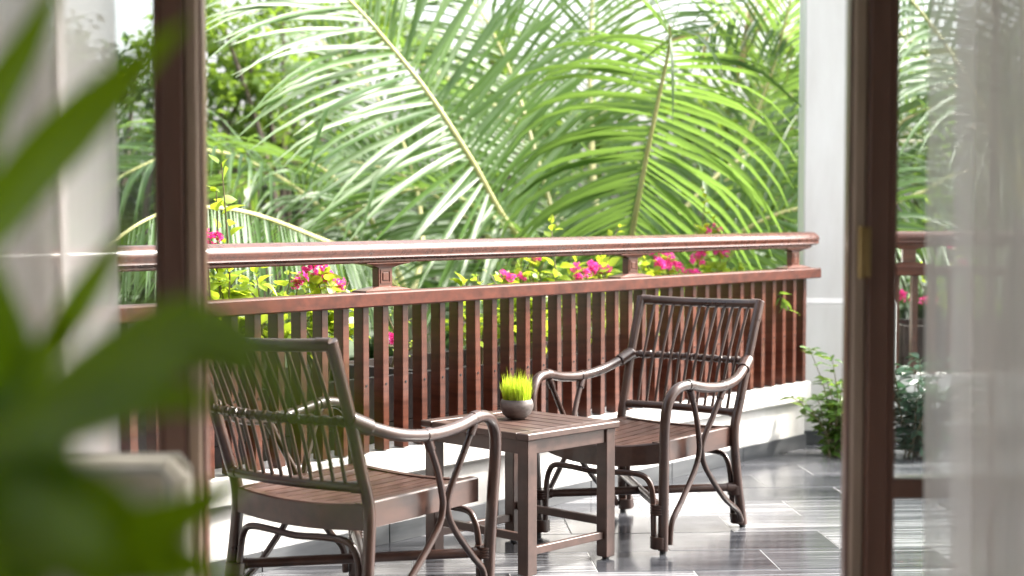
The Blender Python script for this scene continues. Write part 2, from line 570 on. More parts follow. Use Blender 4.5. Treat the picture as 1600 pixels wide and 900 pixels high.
# ------------------------------------------------------------------ railings
def railing(root, at, s0, s1, rot, posts, slat0, pitch, end_cap=True):
    L = s1 - s0; mid = (s0 + s1) / 2
    # handrail: rounded moulding with a lower bead
    prof = []
    for k in range(28):
        a = 2 * math.pi * k / 28
        x, z = .043 * math.cos(a), .035 * math.sin(a)
        if -.5 < math.sin(a) < -.05: x *= .955          # shallow groove under the rounded top
        if math.sin(a) < -.5: x *= 1.18; z = max(z, -.030)
        prof.append((x, z))
    m = MB()
    stations = [(s0, 1)] + [(s1 - .05, 1), (s1 - .03, .97), (s1 - .014, .86), (s1 - .004, .62), (s1, .3)]
    vs_ = []; fs = []
    for s, k in stations:
        for x, z in prof: vs_.append(at(s, .035 + x * k, 1.034 + z * k))
    n = len(prof)
    for i in range(len(stations) - 1):
        for k in range(n):
            fs.append((i * n + k, i * n + (k + 1) % n, (i + 1) * n + (k + 1) % n, (i + 1) * n + k))
    fs.append(tuple(range(n))); fs.append(tuple((len(stations) - 1) * n + k for k in range(n - 1, -1, -1)))
    m.add(vs_, fs)
    hr = m.build('handrail', M['rail_long'], root, True)
    m = MB(); m.box(at(mid - .02, .035, 1.000), (L - .1, .056, .014), rot, .004); m.build('under_rail', M['rail_long'], hr)
    # broad lower rail
    m = MB(); m.box(at(mid, .035, .868), (L, .085, .050), rot, .005); m.build('lower_rail', M['rail_low'], root)
    # stub posts between the two rails
    for s in posts:
        pm = MB(); pm.box(at(s, .035, .945), (.068, .032, .080), rot, .002)
        po = pm.build('post', M['rail'], root)
        q = MB()
        for (z0, h0, z1, h1) in ((.8935, .112, .8985, .112), (.8985, .112, .9080, .058), (.9080, .058, .9110, .036)):
            a = [at(s + dx * h0, .035 + dy * (.018 + .20 * (h0 - .034)), z0) for dx, dy in ((-1, -1), (1, -1), (1, 1), (-1, 1))]
            b = [at(s + dx * h1, .035 + dy * (.018 + .20 * (h1 - .034)), z1) for dx, dy in ((-1, -1), (1, -1), (1, 1), (-1, 1))]
            q.add(a + b, [(0, 1, 5, 4), (1, 2, 6, 5), (2, 3, 7, 6), (3, 0, 4, 7), (4, 5, 6, 7), (3, 2, 1, 0)])
        q.build('post_base', M['rail'], po)
        q = MB()
        for (z0, h0, z1, h1) in ((.975, .035, .983, .060), (.983, .060, .990, .105), (.990, .105, .9935, .105)):
            a = [at(s + dx * h0, .035 + dy * (.018 + .20 * (h0 - .034)), z0) for dx, dy in ((-1, -1), (1, -1), (1, 1), (-1, 1))]
            b = [at(s + dx * h1, .035 + dy * (.018 + .20 * (h1 - .034)), z1) for dx, dy in ((-1, -1), (1, -1), (1, 1), (-1, 1))]
            q.add(a + b, [(0, 1, 5, 4), (1, 2, 6, 5), (2, 3, 7, 6), (3, 0, 4, 7), (4, 5, 6, 7), (3, 2, 1, 0)])
        q.build('post_cap', M['rail'], po)
        # raised square panel with a shadow groove
        q = MB()
        q.box(at(s, .0515, .966), (.050, .004, .006), rot); q.box(at(s, .0515, .924), (.050, .004, .006), rot)
        q.box(at(s - .022, .0515, .945), (.006, .004, .036), rot); q.box(at(s + .022, .0515, .945), (.006, .004, .036), rot)
        q.box(at(s, .0515, .945), (.030, .005, .028), rot, .002)
        q.build('panel', M['rail'], po)
    # slats
    sm = MB(); sm.box((0, 0, 0), (.030, .047, .505), None, .002)
    sme = sm.mesh('slat', M['rail'])
    bm_ = MB(); bm_.tube([(0, .023, 0), (0, .026, 0)], [.0045, .0038], 8)
    bme = bm_.mesh('screw', M['glide'])
    s = slat0
    i = 0
    while s < s1 - .01:
        c = at(s, .010, .5900)
        mw = Matrix.Translation(c + Vector((random.gauss(0, .0008), random.gauss(0, .0008), 0))) @ rot.to_4x4() @ Matrix.Rotation(random.gauss(0, .006), 4, 'Y') @ Matrix.Rotation(random.gauss(0, .015), 4, 'Z')
        so = put('slat', sme, root, mw)
        if s > -4.6:
            put('screw', bme, so, Matrix.Translation((0, -.056 if False else 0, -.02)) @ Matrix.Rotation(math.pi, 4, 'Z'))
        s += pitch; i += 1

SLAT0 = s_of(709)
PITCH_S = .0966
k0 = math.floor((SLAT0 - (S0 + .05)) / PITCH_S)
rl = thing('railing', 'red-brown wooden balcony railing with round handrail and upright slats behind the rattan chairs', 'railing')
railing(rl, rp, S0, S1, RROT, [s_of(586), s_of(974), s_of(1229), 2 * s_of(586) - s_of(974)], SLAT0 - k0 * PITCH_S, PITCH_S)

# second stretch of railing, beyond the column
RA2 = R(2.0)
RD2 = Vector((math.cos(RA2), math.sin(RA2), 0)); RN2 = Vector((math.sin(RA2), -math.cos(RA2), 0))
RQ2 = Vector((1.90, 8.02, 0))
def rp2(s, off=0.0, z=0.0): return RQ2 + RD2 * s + RN2 * off + Vector((0, 0, z))
ROT2 = rotz(RA2)
par2 = thing('parapet_wall', 'low white parapet seen through the glass beyond the column', 'wall')
parapet(par2, rp2, 0, 4.4, ROT2)
rl2 = thing('railing', 'darker stretch of balcony railing seen through the glass door and sheer curtain', 'railing')
railing(rl2, rp2, 0, 4.4, ROT2, [.12, 1.35, 2.6, 3.8], .06, .0966)

# planter boxes behind the slats
def planter(label, at, s0, s1, rot, group='planters behind the railings'):
    t = thing('planter_box', label, 'planter', group=group)
    L = s1 - s0; mid = (s0 + s1) / 2
    z0, z1 = .06, .575
    n = 3
    for k in range(n):
        h = (z1 - z0) / n
        m = MB(); m.box(at(mid, -.140, z0 + h * (k + .5)), (L, .022, h - .004), rot, .002); m.build('board', M['planter'], t)
    m = MB(); m.box(at(mid, -.62, (z0 + z1) / 2), (L, .022, z1 - z0), rot); m.build('back_board', M['planter'], t)
    for s in (s0, s1):
        m = MB(); m.box(at(s, -.380, (z0 + z1) / 2), (.022, .45, z1 - z0), rot); m.build('end_board', M['planter'], t)
    m = MB(); m.box(at(mid, -.380, z0 + .02), (L - .03, .45, .02), rot); m.build('bottom', M['planter'], t)
    m = MB(); m.box(at(mid, -.380, .29), (L - .03, .448, .44), rot); m.build('soil', M['soil'], t)
    m = MB(); m.box(at(mid, -.4325, (GROUND_Z + z0 + .01) / 2), (L - .02, .30, z0 + .01 - GROUND_Z), rot); m.build('support', M['plinth'], t)
    return t
gap = .02
cuts = [S0 + .1, -4.3, -2.35, -.4]
planter('dark planter box behind the railing at its end behind the dark door post', rp, cuts[0], cuts[1] - gap, RROT)
planter('dark planter box behind the slats between the near rattan chair and the table', rp, cuts[1], cuts[2] - gap, RROT)
planter('dark planter box behind the slats at the rattan chair that faces the camera', rp, cuts[2], S1 - .35, RROT)
planter('dark planter box behind the railing seen through the glass door', rp2, .15, 4.2, ROT2)

# ------------------------------------------------------------------ white column
col = thing('column', 'square white column where the railing ends beside the glass door', 'column', (1.70, 8.03, 0), R(-6))
m = MB(); m.box((0, 0, 1.75), (.44, .40, 2.06), None, .008); m.build('shaft', M['white'], col)
m = MB(); m.box((0, 0, .355), (.475, .435, .71), None, .006); m.build('pedestal', M['white'], col)
m = MB()
a = [(-.2375, -.2175, .7102), (.2375, -.2175, .7102), (.2375, .2175, .7102), (-.2375, .2175, .7102)]
b = [(-.222, -.202, .735), (.222, -.202, .735), (.222, .202, .735), (-.222, .202, .735)]
m.add(a + b, [(0, 1, 5, 4), (1, 2, 6, 5), (2, 3, 7, 6), (3, 0, 4, 7), (4, 5, 6, 7)]); m.build('moulding', M['white'], col)
m = MB(); m.box((0, 0, 2.83), (.52, .48, .10), None, .008); m.build('capital', M['white'], col)
m = MB(); m.box((0, -.224, .035), (.48, .012, .07), None, .001); m.build('skirting_tile', M['skirting'], col)
bmn = MB()
p1 = Vector((1.70, 8.03, 0)); p0 = p1 - RD * 7.2
bmn.box((p0 + p1) / 2 + Vector((0, 0, 3.0)) , (7.2, .22, .24), RROT); struct('roof_beam', bmn, M['white'])

# ------------------------------------------------------------------ glass doors
DY = 2.90
def door_leaf(label, x0, x1, mirror, hinge):
    """x0 the stile edge by the opening, x1 the far stile; mirror +1: glass lies towards +x"""
    t = thing('glass_door', label, 'door', ((x0 + x1) / 2, DY, 0), 0, 'glass doors to the balcony')
    cx = (x0 + x1) / 2
    W = abs(x1 - x0); h = 2.44
    sw = .043
    for side in (-1, 1):
        near = (side == -mirror)
        x = side * (W / 2 - sw / 2)
        m = MB(); m.box((x, 0, h / 2 + .01), (sw, .045, h), None, .004)
        st = m.build('stile', M['door'], t)
        m = MB(); m.box((x - side * (sw / 2 + .006), -.010, h / 2 + .01), (.012, .018, h - .2), None, .002); m.build('bead', M['door'], st)
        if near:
            m = MB(); m.box((x + side * (sw / 2 + .0135), .010, h / 2 + .01), (.027, .050, h), None, .005); m.build('edge_strip', M['door_edge_lit'], st)
            m = MB(); m.box((x + side * (sw / 2 + .0300), .012, h / 2 + .01), (.006, .040, h), None, .002); m.build('seal', M['door'], st)
    for z, hh in ((.11, .20), (.657, .040), (2.36, .17)):
        m = MB(); m.box((0, 0, z), (W - 2 * sw - .001, .040, hh), None, .003); m.build('cross_rail', M['door'], t)
    for z0, z1 in ((.21, .637), (.677, 2.275)):
        m = MB(); m.box((0, .004, (z0 + z1) / 2), (W - 2 * sw - .002, .006, z1 - z0 - .002)); m.build('pane', M['glass'], t)
    if hinge:
        for z in (.25, 1.095, 2.2):
            m = MB(); m.tube([(-mirror * (W / 2 + .014), -.030, z - .048), (-mirror * (W / 2 + .014), -.030, z + .048)], .0055, 10)
            m.box((-mirror * (W / 2 + .004), -.0245, z), (.018, .003, .092)); m.build('hinge', M['brass'], t)
    return t
door_leaf('dark wood glass door with mid rail beside the white column', .653, 1.50, 1, True)
door_leaf('dark wood glass door behind the blurred green leaves', -.601, -1.46, -1, False)
m = thing('glass_door', 'outer glass door panel behind the sheer curtain beside the column', 'door')
bpy.data.objects.remove(m)

# ------------------------------------------------------------------ sheer curtains
def curtain(label, x0, x1, y, seed, flip, amp=.045, mat='sheer'):
    rnd = random.Random(seed)
    nx, nz = 420, 14
    ks = [(rnd.uniform(58, 72), rnd.uniform(0, 6.28), amp * .55), (rnd.uniform(100, 130), rnd.uniform(0, 6.28), amp * .12), (rnd.uniform(13, 19), rnd.uniform(0, 6.28), amp * .7)]
    m = MB(); vs_ = []; fs = []
    for j in range(nz + 1):
        z = .015 + (2.43) * j / nz
        for i in range(nx + 1):
            u = i / nx
            x = x0 + (x1 - x0) * u
            yy = y; xx = x
            for k, ph, a in ks:
                yy += a * math.sin(k * (x - x0) + ph + .25 * math.sin(z * 1.3 + k))
            # folds lean over each other a little, so the cloth doubles up
            xx += (.021 + .008 * math.sin(9 * x + seed)) * math.sin(ks[0][0] * 1.0 * (x - x0) + ks[0][1] + 1.2 + .2 * math.sin(z * 1.1))
            xx += flip * .022 * math.sin(z * 1.0 + .4) * (1 - u)
            vs_.append((xx, yy, z))
    w_ = nx + 1
    for j in range(nz):
        for i in range(nx):
            fs.append((j * w_ + i, j * w_ + i + 1, (j + 1) * w_ + i + 1, (j + 1) * w_ + i))
    m.add(vs_, fs)
    o = m.build('sheer_curtain', M[mat], None, True)
    tag(o, label, 'curtain', 'sheer curtains at the doors')
curtain('sheer white curtain hanging in folds beside the door with the brass hinge', .742, 1.95, 2.66, 3, -1)
curtain('sheer white curtain behind the blurred green leaves', -.72, -1.95, 2.66, 8, 1, .045, 'sheer_dense')
curtain('second denser layer of sheer curtain at the edge of the photo beside the hinged door', .815, 1.95, 2.76, 13, -1, .040, 'sheer_dense')
curtain('second denser layer of sheer curtain at the photo edge behind the blurred leaves', -.82, -1.95, 2.76, 18, 1, .040, 'sheer_dense')

# ------------------------------------------------------------------ rattan armchair
def ridged(p0, p1, r, n=6, sides=12):
    """cane binding: a sleeve of n turns between two points"""
    p0 = Vector(p0); p1 = Vector(p1)
    path = []; rr = []
    for i in range(2 * n + 1):
        path.append(p0.lerp(p1, i / (2 * n)))
        rr.append(r * (1.0 if i % 2 else .93))
    return path, rr

def make_chair(name, label, group):
    t = thing(name, label, 'chair', group=group)
    W = M['rattan']; CW = M['chair_wood']
    post_pts = lambda s: [(s * .262, -.290, .012), (s * .252, -.262, .20), (s * .247, -.250, .36), (s * .250, -.285, .47), (s * .255, -.330, .605), (s * .258, -.373, .72), (s * .260, -.415, .826)]
    posts = {}
    for s in (-1, 1):
        pp = smooth_path(post_pts(s), 5); posts[s] = pp
        m = MB(); m.tube(pp, .0175, 12); lg = m.build('rear_leg', W, t, True)
        m = MB(); m.tube([(s * .262, -.290, 0), (s * .262, -.290, .014)], .012, 10); m.build('glide', M['glide'], lg)
        for z0, z1 in ((.018, .055), (.125, .160)):
            f = lambda z: Vector((s * (.262 - .05 * z), -.290 + .14 * z, z))
            pa, ra = ridged(f(z0) + Vector((-s * .015, 0, 0)), f(z1) + Vector((-s * .015, 0, 0)), .0305, 4)
            m = MB(); m.tube(pa, ra, 12); m.build('binding', W, lg, True)
        # arm running on into the front leg
        ap = smooth_path([(s * .255, -.330, .612), (s * .272, -.265, .588), (s * .292, -.17, .560), (s * .304, -.05, .548), (s * .305, .07, .555), (s * .298, .175, .572), (s * .290, .245, .562), (s * .283, .285, .520), (s * .278, .296, .455), (s * .272, .292, .34), (s * .266, .284, .17), (s * .262, .280, .012)], 5)
        m = MB(); m.tube(ap, .0180, 12); am = m.build('arm', W, t, True)
        m = MB(); m.tube([(s * .262, .280, 0), (s * .262, .280, .014)], .012, 10); m.build('glide', M['glide'], am)
        pa, ra = ridged((s * .2540, -.336, .618), (s * .2700, -.272, .590), .0245, 7)
        m = MB(); m.tube(pa, ra, 12); m.build('binding', W, am, True)
        for z0, z1 in ((.018, .060), (.135, .170)):
            pa, ra = ridged((s * .246, .281, z0), (s * .247, .282, z1), .0315, 4)
            m = MB(); m.tube(pa, ra, 12); m.build('binding', W, am, True)
        # the two side canes that bounce off each other at the seat
        c1 = smooth_path([(s * .302, -.065, .540), (s * .293, -.010, .450), (s * .280, .030, .375), (s * .276, .040, .325), (s * .275, .012, .262), (s * .274, -.120, .140), (s * .274, -.225, .075), (s * .272, -.262, .030)], 5)
        c2 = smooth_path([(s * .298, .165, .560), (s * .291, .110, .460), (s * .280, .070, .375), (s * .276, .061, .325), (s * .275, .090, .262), (s * .274, .180, .165), (s * .274, .240, .105), (s * .272, .250, .028)], 5)
        for c in (c1, c2):
            m = MB(); m.tube(c, .0102, 10); br = m.build('side_brace', W, t, True)
            d = (c[4] - c[0]).normalized()
            pa, ra = ridged(c[0] + d * .006, c[0] + d * .042, .0145, 4, 10)
            m = MB(); m.tube(pa, ra, 10); m.build('binding', W, br, True)
        # binding of the braces round the arm
        for yb, zb, xb in ((-.062, .5485, .303), (.168, .5705, .2985)):
            pa, ra = ridged((s * xb, yb - .014, zb), (s * xb, yb + .014, zb + (.003 if yb > 0 else 0)), .0205, 4)
            m = MB(); m.tube(pa, ra, 12); m.build('binding', W, am, True)
    # back: top rail, middle rail, bottom rail, spindles
    def across(x0, y0, z0, bow, sag=0, n=12):
        return [Vector((x0 * (2 * k / n - 1), y0 - bow * (1 - (2 * k / n - 1) ** 2), z0 - sag * (1 - (2 * k / n - 1) ** 2))) for k in range(n + 1)]
    top = across(.260, -.417, .823, .045, .006)
    mid = across(.252, -.340, .612, .040)
    bot = across(.246, -.272, .425, .035)
    m = MB(); m.tube(top, .0175, 12); tr = m.build('top_rail', W, t, True)
    for s in (-1, 1):
        pa, ra = ridged((s * .260, -.417, .823), (s * .220, -.430, .8225), .0190, 6)
        m = MB(); m.tube(pa, ra, 12); m.build('binding', W, tr, True)
        pa, ra = ridged((s * .2603, -.4185, .833), (s * .2592, -.389, .760), .0192, 10)
        m = MB(); m.tube(pa, ra, 12); m.build('binding', W, tr, True)
    # middle rail, wound with cane round the spindles
    path = []; rr = []
    for i in range(len(mid) - 1):
        for k in range(6):
            path.append(mid[i].lerp(mid[i + 1], k / 6)); rr.append(.0125 + .0016 * math.sin((i * 6 + k) * 2.1))
    m = MB(); m.tube(path, rr, 12); mr_ = m.build('middle_rail', W, t, True)
    # crossing strands of the winding
    m = MB()
    for ph in (0, math.pi):
        hel = []
        nn = 150
        for k in range(nn + 1):
            u = k / nn * 12
            i = min(11, int(u)); c = mid[i].lerp(mid[i + 1], u - i)
            a = ph + k / nn * 2 * math.pi * 13 * (1 if ph == 0 else -1)
            hel.append(c + Vector((0, math.cos(a), math.sin(a))) * .0138)
        m.tube(hel, .0022, 5)
    m.build('winding', W, mr_, True)
    m = MB(); m.tube(bot, .0150, 12); br = m.build('bottom_rail', W, t, True)
    for s in (-1, 1):
        pa, ra = ridged((s * .246, -.272, .425), (s * .214, -.281, .425), .0175, 5)
        m = MB(); m.tube(pa, ra, 12); m.build('binding', W, br, True)
    ns = 12
    for i in range(ns):
        u = (i + .5) / ns * 2 - 1
        u *= .93
        def on(pts, u):
            q = (u + 1) / 2 * (len(pts) - 1); k = min(len(pts) - 2, int(q)); return pts[k].lerp(pts[k + 1], q - k)
        a = on(bot, u * .93); b = on(top, u * .93); c = on(mid, u * .93)
        c = c + Vector((0, .014, .003))
        m = MB(); m.tube(smooth_path([a, c, b], 5), .0058, 8); m.build('spindle', W, t, True)
    # seat: apron, slats that run front to back, dished
    def front_y(u): return .265 + .042 * (1 - u * u)
    def rear_y(u): return -.262 - .020 * (1 - u * u)
    def sag(u): return .022 * (1 - u * u)
    hw = .238
    def band(pts_out, th, z_of, h, name):
        """curved board following points; thickness inward, height h, top z_of"""
        n = len(pts_out); vs_ = []; fs = []
        for i, p in enumerate(pts_out):
            a = pts_out[max(0, i - 1)]; b = pts_out[min(n - 1, i + 1)]
            tdir = (Vector(b) - Vector(a)).normalized(); inn = Vector((-tdir.y, tdir.x))
            z = z_of(i); q = Vector(p) + inn * th
            vs_ += [(p[0], p[1], z - h), (p[0], p[1], z - .004), (p[0] + inn.x * .004, p[1] + inn.y * .004, z), (q.x, q.y, z), (q.x, q.y, z - h)]
        for i in range(n - 1):
            for k in range(5):
                k2 = (k + 1) % 5
                fs.append((i * 5 + k, (i + 1) * 5 + k, (i + 1) * 5 + k2, i * 5 + k2))
        fs.append(tuple(range(5))); fs.append(tuple((n - 1) * 5 + k for k in (4, 3, 2, 1, 0)))
        m = MB(); m.add(vs_, fs); return m.build(name, CW, seat, False)
    m = MB()
    # hidden cleat under the slats, so that the seat carries its boards
    m.box((0, 0, .318), (2 * hw - .06, .05, .020)); m.box((0, -.18, .318), (2 * hw - .06, .04, .020)); m.box((0, .18, .318), (2 * hw - .06, .04, .020))
    seat = m.build('seat', CW, t)
    us = [k / 10 * 2 - 1 for k in range(11)]
    band([(u * hw, front_y(u)) for u in us][::-1], .030, lambda i: .378 - sag(us[i]), .072, 'front_apron')
    band([(u * hw, rear_y(u)) for u in us], .030, lambda i: .378 - sag(us[i]) * .5, .072, 'rear_apron')
    band([(hw, -.262 + .527 * k / 6) for k in range(7)], .030, lambda i: .3785, .0725, 'side_apron')
    band([(-hw, .265 - .527 * k / 6) for k in range(7)], .030, lambda i: .3785, .0725, 'side_apron')
    nsl = 9
    span = 2 * (hw - .032)
    for k in range(nsl):
        xa = -span / 2 + span * k / nsl + .003; xb = -span / 2 + span * (k + 1) / nsl - .003
        vs_ = []; fs = []
        ny = 6
        for j in range(ny + 1):
            v = j / ny
            for x in (xa, xb):
                u = x / hw
                y0 = rear_y(u) + .031; y1 = front_y(u) - .031
                z = .374 - sag(u) * (.5 + .5 * v) - .004 * math.sin(v * math.pi)
                vs_ += [(x, y0 + (y1 - y0) * v, z), (x, y0 + (y1 - y0) * v, z - .016)]
        for j in range(ny):
            a = j * 4; b = (j + 1) * 4
            fs += [(a, a + 2, b + 2, b), (a + 1, b + 1, b + 3, a + 3), (a, b, b + 1, a + 1), (a + 2, a + 3, b + 3, b + 2)]
        fs += [(0, 1, 3, 2), (ny * 4, ny * 4 + 2, ny * 4 + 3, ny * 4 + 1)]
        m = MB(); m.add(vs_, fs); m.build('slat', CW, seat)
    # arched canes under the front and the rear apron
    for yb, dy in ((.284, .024), (-.276, -.012)):
        sy = 1 if yb > 0 else -1
        pts = [(-.228, yb, .016), (-.226, yb, .10), (-.223, yb, .19), (-.210, yb, .240), (-.178, yb + dy * .4, .266), (-.10, yb + dy * .8, .268), (0, yb + dy, .262)]
        if sy < 0: pts = [(x, -.284 + .10 * z, z) if z < .2 else (x, y + .01, z + .006) for x, y, z in pts]
        pts = pts + [(-x, y, z) for x, y, z in pts[:-1][::-1]]
        m = MB(); m.tube(smooth_path(pts, 5), .0102, 10); m.build('arched_cane', W, t, True)
    # crossed stretchers
    for sx, dz in ((1, 0), (-1, .002)):
        a = Vector((-sx * .255, -.268, .152 + dz)); b = Vector((sx * .256, .279, .152 + dz))
        m = MB(); m.tube([a.lerp(b, k / 8) for k in range(9)], .0150, 8); st = m.build('stretcher', CW, t, True)
        for p, q in ((a, b), (b, a)):
            d = (q - p).normalized()
            pa, ra = ridged(p + d * .012, p + d * .045, .0180, 4)
            m = MB(); m.tube(pa, ra, 10); m.build('binding', W, st, True)
    return t

def face(o, x, y, fx, fy):
    o.location = (x, y, 0)
    o.rotation_euler = (0, 0, math.atan2(fy, fx) - math.pi / 2)
ch = make_chair('rattan_armchair', 'dark brown rattan armchair against the slatted railing, facing the camera side of the table', 'rattan armchairs')
face(ch, .472, 5.690, -.595, -.804)
ch2 = copy_tree(ch)
ch2['label'] = 'dark brown rattan armchair seen from behind, partly covered by blurred green leaves'
face(ch2, -.447, 4.560, .57, .82)

# ------------------------------------------------------------------ side table
tb = thing('side_table', 'square dark wood slatted side table between the two rattan chairs', 'table', (.027, 5.255, 0), R(46))
TW, TD, TH = .452, .500, .466
for sx in (-1, 1):
    for sy in (-1, 1):
        m = MB(); m.box((sx * (TW / 2 - .034), sy * (TD / 2 - .034), (TH - .022) / 2 + .004), (.046, .046, TH - .030), None, .003); lg = m.build('leg', M['table_wood'], tb)
        m = MB(); m.tube([(sx * (TW / 2 - .034), sy * (TD / 2 - .034), 0), (sx * (TW / 2 - .034), sy * (TD / 2 - .034), .009)], .012, 10); m.build('glide', M['glide'], lg)
for s in (-1, 1):
    m = MB(); m.box((s * (TW / 2 - .030), 0, TH - .022 - .024), (.022, TD - .116, .048), None, .002); m.build('apron', M['table_wood'], tb)
    m = MB(); m.box((0, s * (TD / 2 - .030), TH - .022 - .024), (TW - .116, .022, .048), None, .002); m.build('apron', M['table_wood'], tb)
    m = MB(); m.box((s * (TW / 2 - .034), 0, .125), (.020, TD - .116, .026), None, .002); m.build('stretcher', M['table_wood'], tb)
    m = MB(); m.box((0, s * (TD / 2 - .034), .082), (TW - .116, .020, .026), None, .002); m.build('stretcher', M['table_wood'], tb)
# top: two end boards and slats between them
top = MB(); top.box((0, 0, TH - .028), (TW - .09, TD - .09, .008)); top = top.build('table_top', M['table_wood'], tb)
BW = .052
for s in (-1, 1):
    m = MB(); m.box((0, s * (TD / 2 - BW / 2), TH - .011), (TW, BW, .022), None, .003); m.build('end_board', M['table_wood'], top)
n = 7
for k in range(n):
    wdt = TW / n
    m = MB(); m.box((-TW / 2 + wdt * (k + .5), 0, TH - .0115), (wdt - .0045, TD - 2 * BW - .004, .021), None, .002); m.build('slat', M['table_wood'], top)

# ------------------------------------------------------------------ bowl of sprouting grass
bp = Vector((.016, 5.300, TH))
gp = thing('grass_pot', 'small round stone bowl of bright green sprouting grass on the table', 'plant pot', bp)
m = MB(); m.lathe([(.022, 0), (.034, .004), (.047, .016), (.0555, .034), (.0572, .046), (.0555, .058), (.0515, .067), (.049, .067), (.050, .058), (.049, .055)], n=40); m.build('bowl', M['stone_bowl'], gp, True)
m = MB(); m.lathe([(.049, .050), (.049, .057), (.02, .060)], n=24); m.build('soil', M['soil'], gp, True)
random.seed(21)
m = MB()
for k in range(950):
    a = random.uniform(0, 6.283); r = .047 * math.sqrt(random.random())
    base = Vector((r * math.cos(a), r * math.sin(a), .055))
    h = random.gauss(.082, .017) * (1 - .14 * (r / .047))
    lean = Vector((math.cos(a), math.sin(a), 0)) * (r / .047) * .006 + Vector((random.gauss(0, .009), random.gauss(0, .009), 0))
    wv = Vector((math.cos(b_ := random.uniform(0, 6.28)), math.sin(b_), 0)) * random.uniform(.0007, .0014)
    p1 = base + lean * .35 + Vector((0, 0, h * .5)); p2 = base + lean + Vector((0, 0, h))
    m.add([base - wv, base + wv, p1 + wv, p1 - wv, p2], [(0, 1, 2, 3), (3, 2, 4)])
m.build('grass', M['grass'], gp, kind='stuff')

# ------------------------------------------------------------------ leaves and flowers (shared meshes)
def leaf_mesh(name, mat, L=1.0, Wd=.5, fold=.12, curl=.15, n=4, point=1.6):
    """leaf along +Y, unit length, midrib folded, tip curled down"""
    vs_ = []; fs = []
    for i in range(n + 1):
        v = i / n
        wdt = Wd / 2 * (math.sin(math.pi * min(1, v ** .75)) ** .9) * (1 if v < .5 else 1 - .15 * (v - .5))
        if i in (0, n): wdt = .004
        z = -curl * v * v
        vs_ += [(-wdt, v * L, z + fold * wdt * 2), (0, v * L, z), (wdt, v * L, z + fold * wdt * 2)]
    for i in range(n):
        a = i * 3
        fs += [(a, a + 1, a + 4, a + 3), (a + 1, a + 2, a + 5, a + 4)]
    m = MB(); m.add(vs_, fs)
    return m.mesh(name, mat, True)

def orient(p, d, roll, sc, up=Vector((0, 0, 1))):
    """matrix that lays a leaf (along +Y, face +Z) at p pointing to d"""
    d = d.normalized()
    x = d.cross(up)
    if x.length < .05: x = d.cross(Vector((1, 0, 0)))
    x.normalize(); z = x.cross(d)
    mt = Matrix((x, d, z)).transposed()
    mt = mt @ Matrix.Rotation(roll, 3, 'Y')
    return Matrix.Translation(p) @ mt.to_4x4() @ Matrix.Scale(sc, 4)

vine_leaves = [leaf_mesh('leaf', M['vine_leaf'], 1, .62, .25, .25), leaf_mesh('leaf', M['vine_leaf'], 1, .70, .10, .10), leaf_mesh('leaf', M['vine_leaf'], 1, .55, .35, .45)]
M['shrub_dark'] = leaf_mat('blue_green_shrub_leaf', (.012, .040, .022), (.040, .095, .052), (.10, .22, .10), .25, .35, 8)
dark_leaves = [leaf_mesh('leaf', M['shrub_dark'], 1, .42, .2, .25), leaf_mesh('leaf', M['shrub_dark'], 1, .36, .1, .12)]
shrub_leaves = [leaf_mesh('leaf', M['shrub_leaf'], 1, .42, .2, .25), leaf_mesh('leaf', M['shrub_leaf'], 1, .36, .1, .12)]

def flower_mesh(seed):
    rnd = random.Random(seed)
    m = MB()
    for k in range(26):
        d = Vector((rnd.gauss(0, 1), rnd.gauss(0, 1), rnd.gauss(.2, 1))).normalized()
        c = d * rnd.uniform(.25, .62)
        x = d.orthogonal().normalized(); x = Quaternion(d, rnd.uniform(0, 6.28)) @ x; y = d.cross(x)
        s = rnd.uniform(.26, .42)
        tip = c + y * s + d * s * .35
        m.add([c - y * s * .35, c + x * s * .45 + d * .10, tip, c - x * s * .45 + d * .10, c + y * s * .3 - d * .04],
              [(0, 1, 4), (1, 2, 4), (2, 3, 4), (3, 0, 4)])
    return m.mesh('flower', M['bract'])
flowers = [flower_mesh(s) for s in (1, 2, 3)]

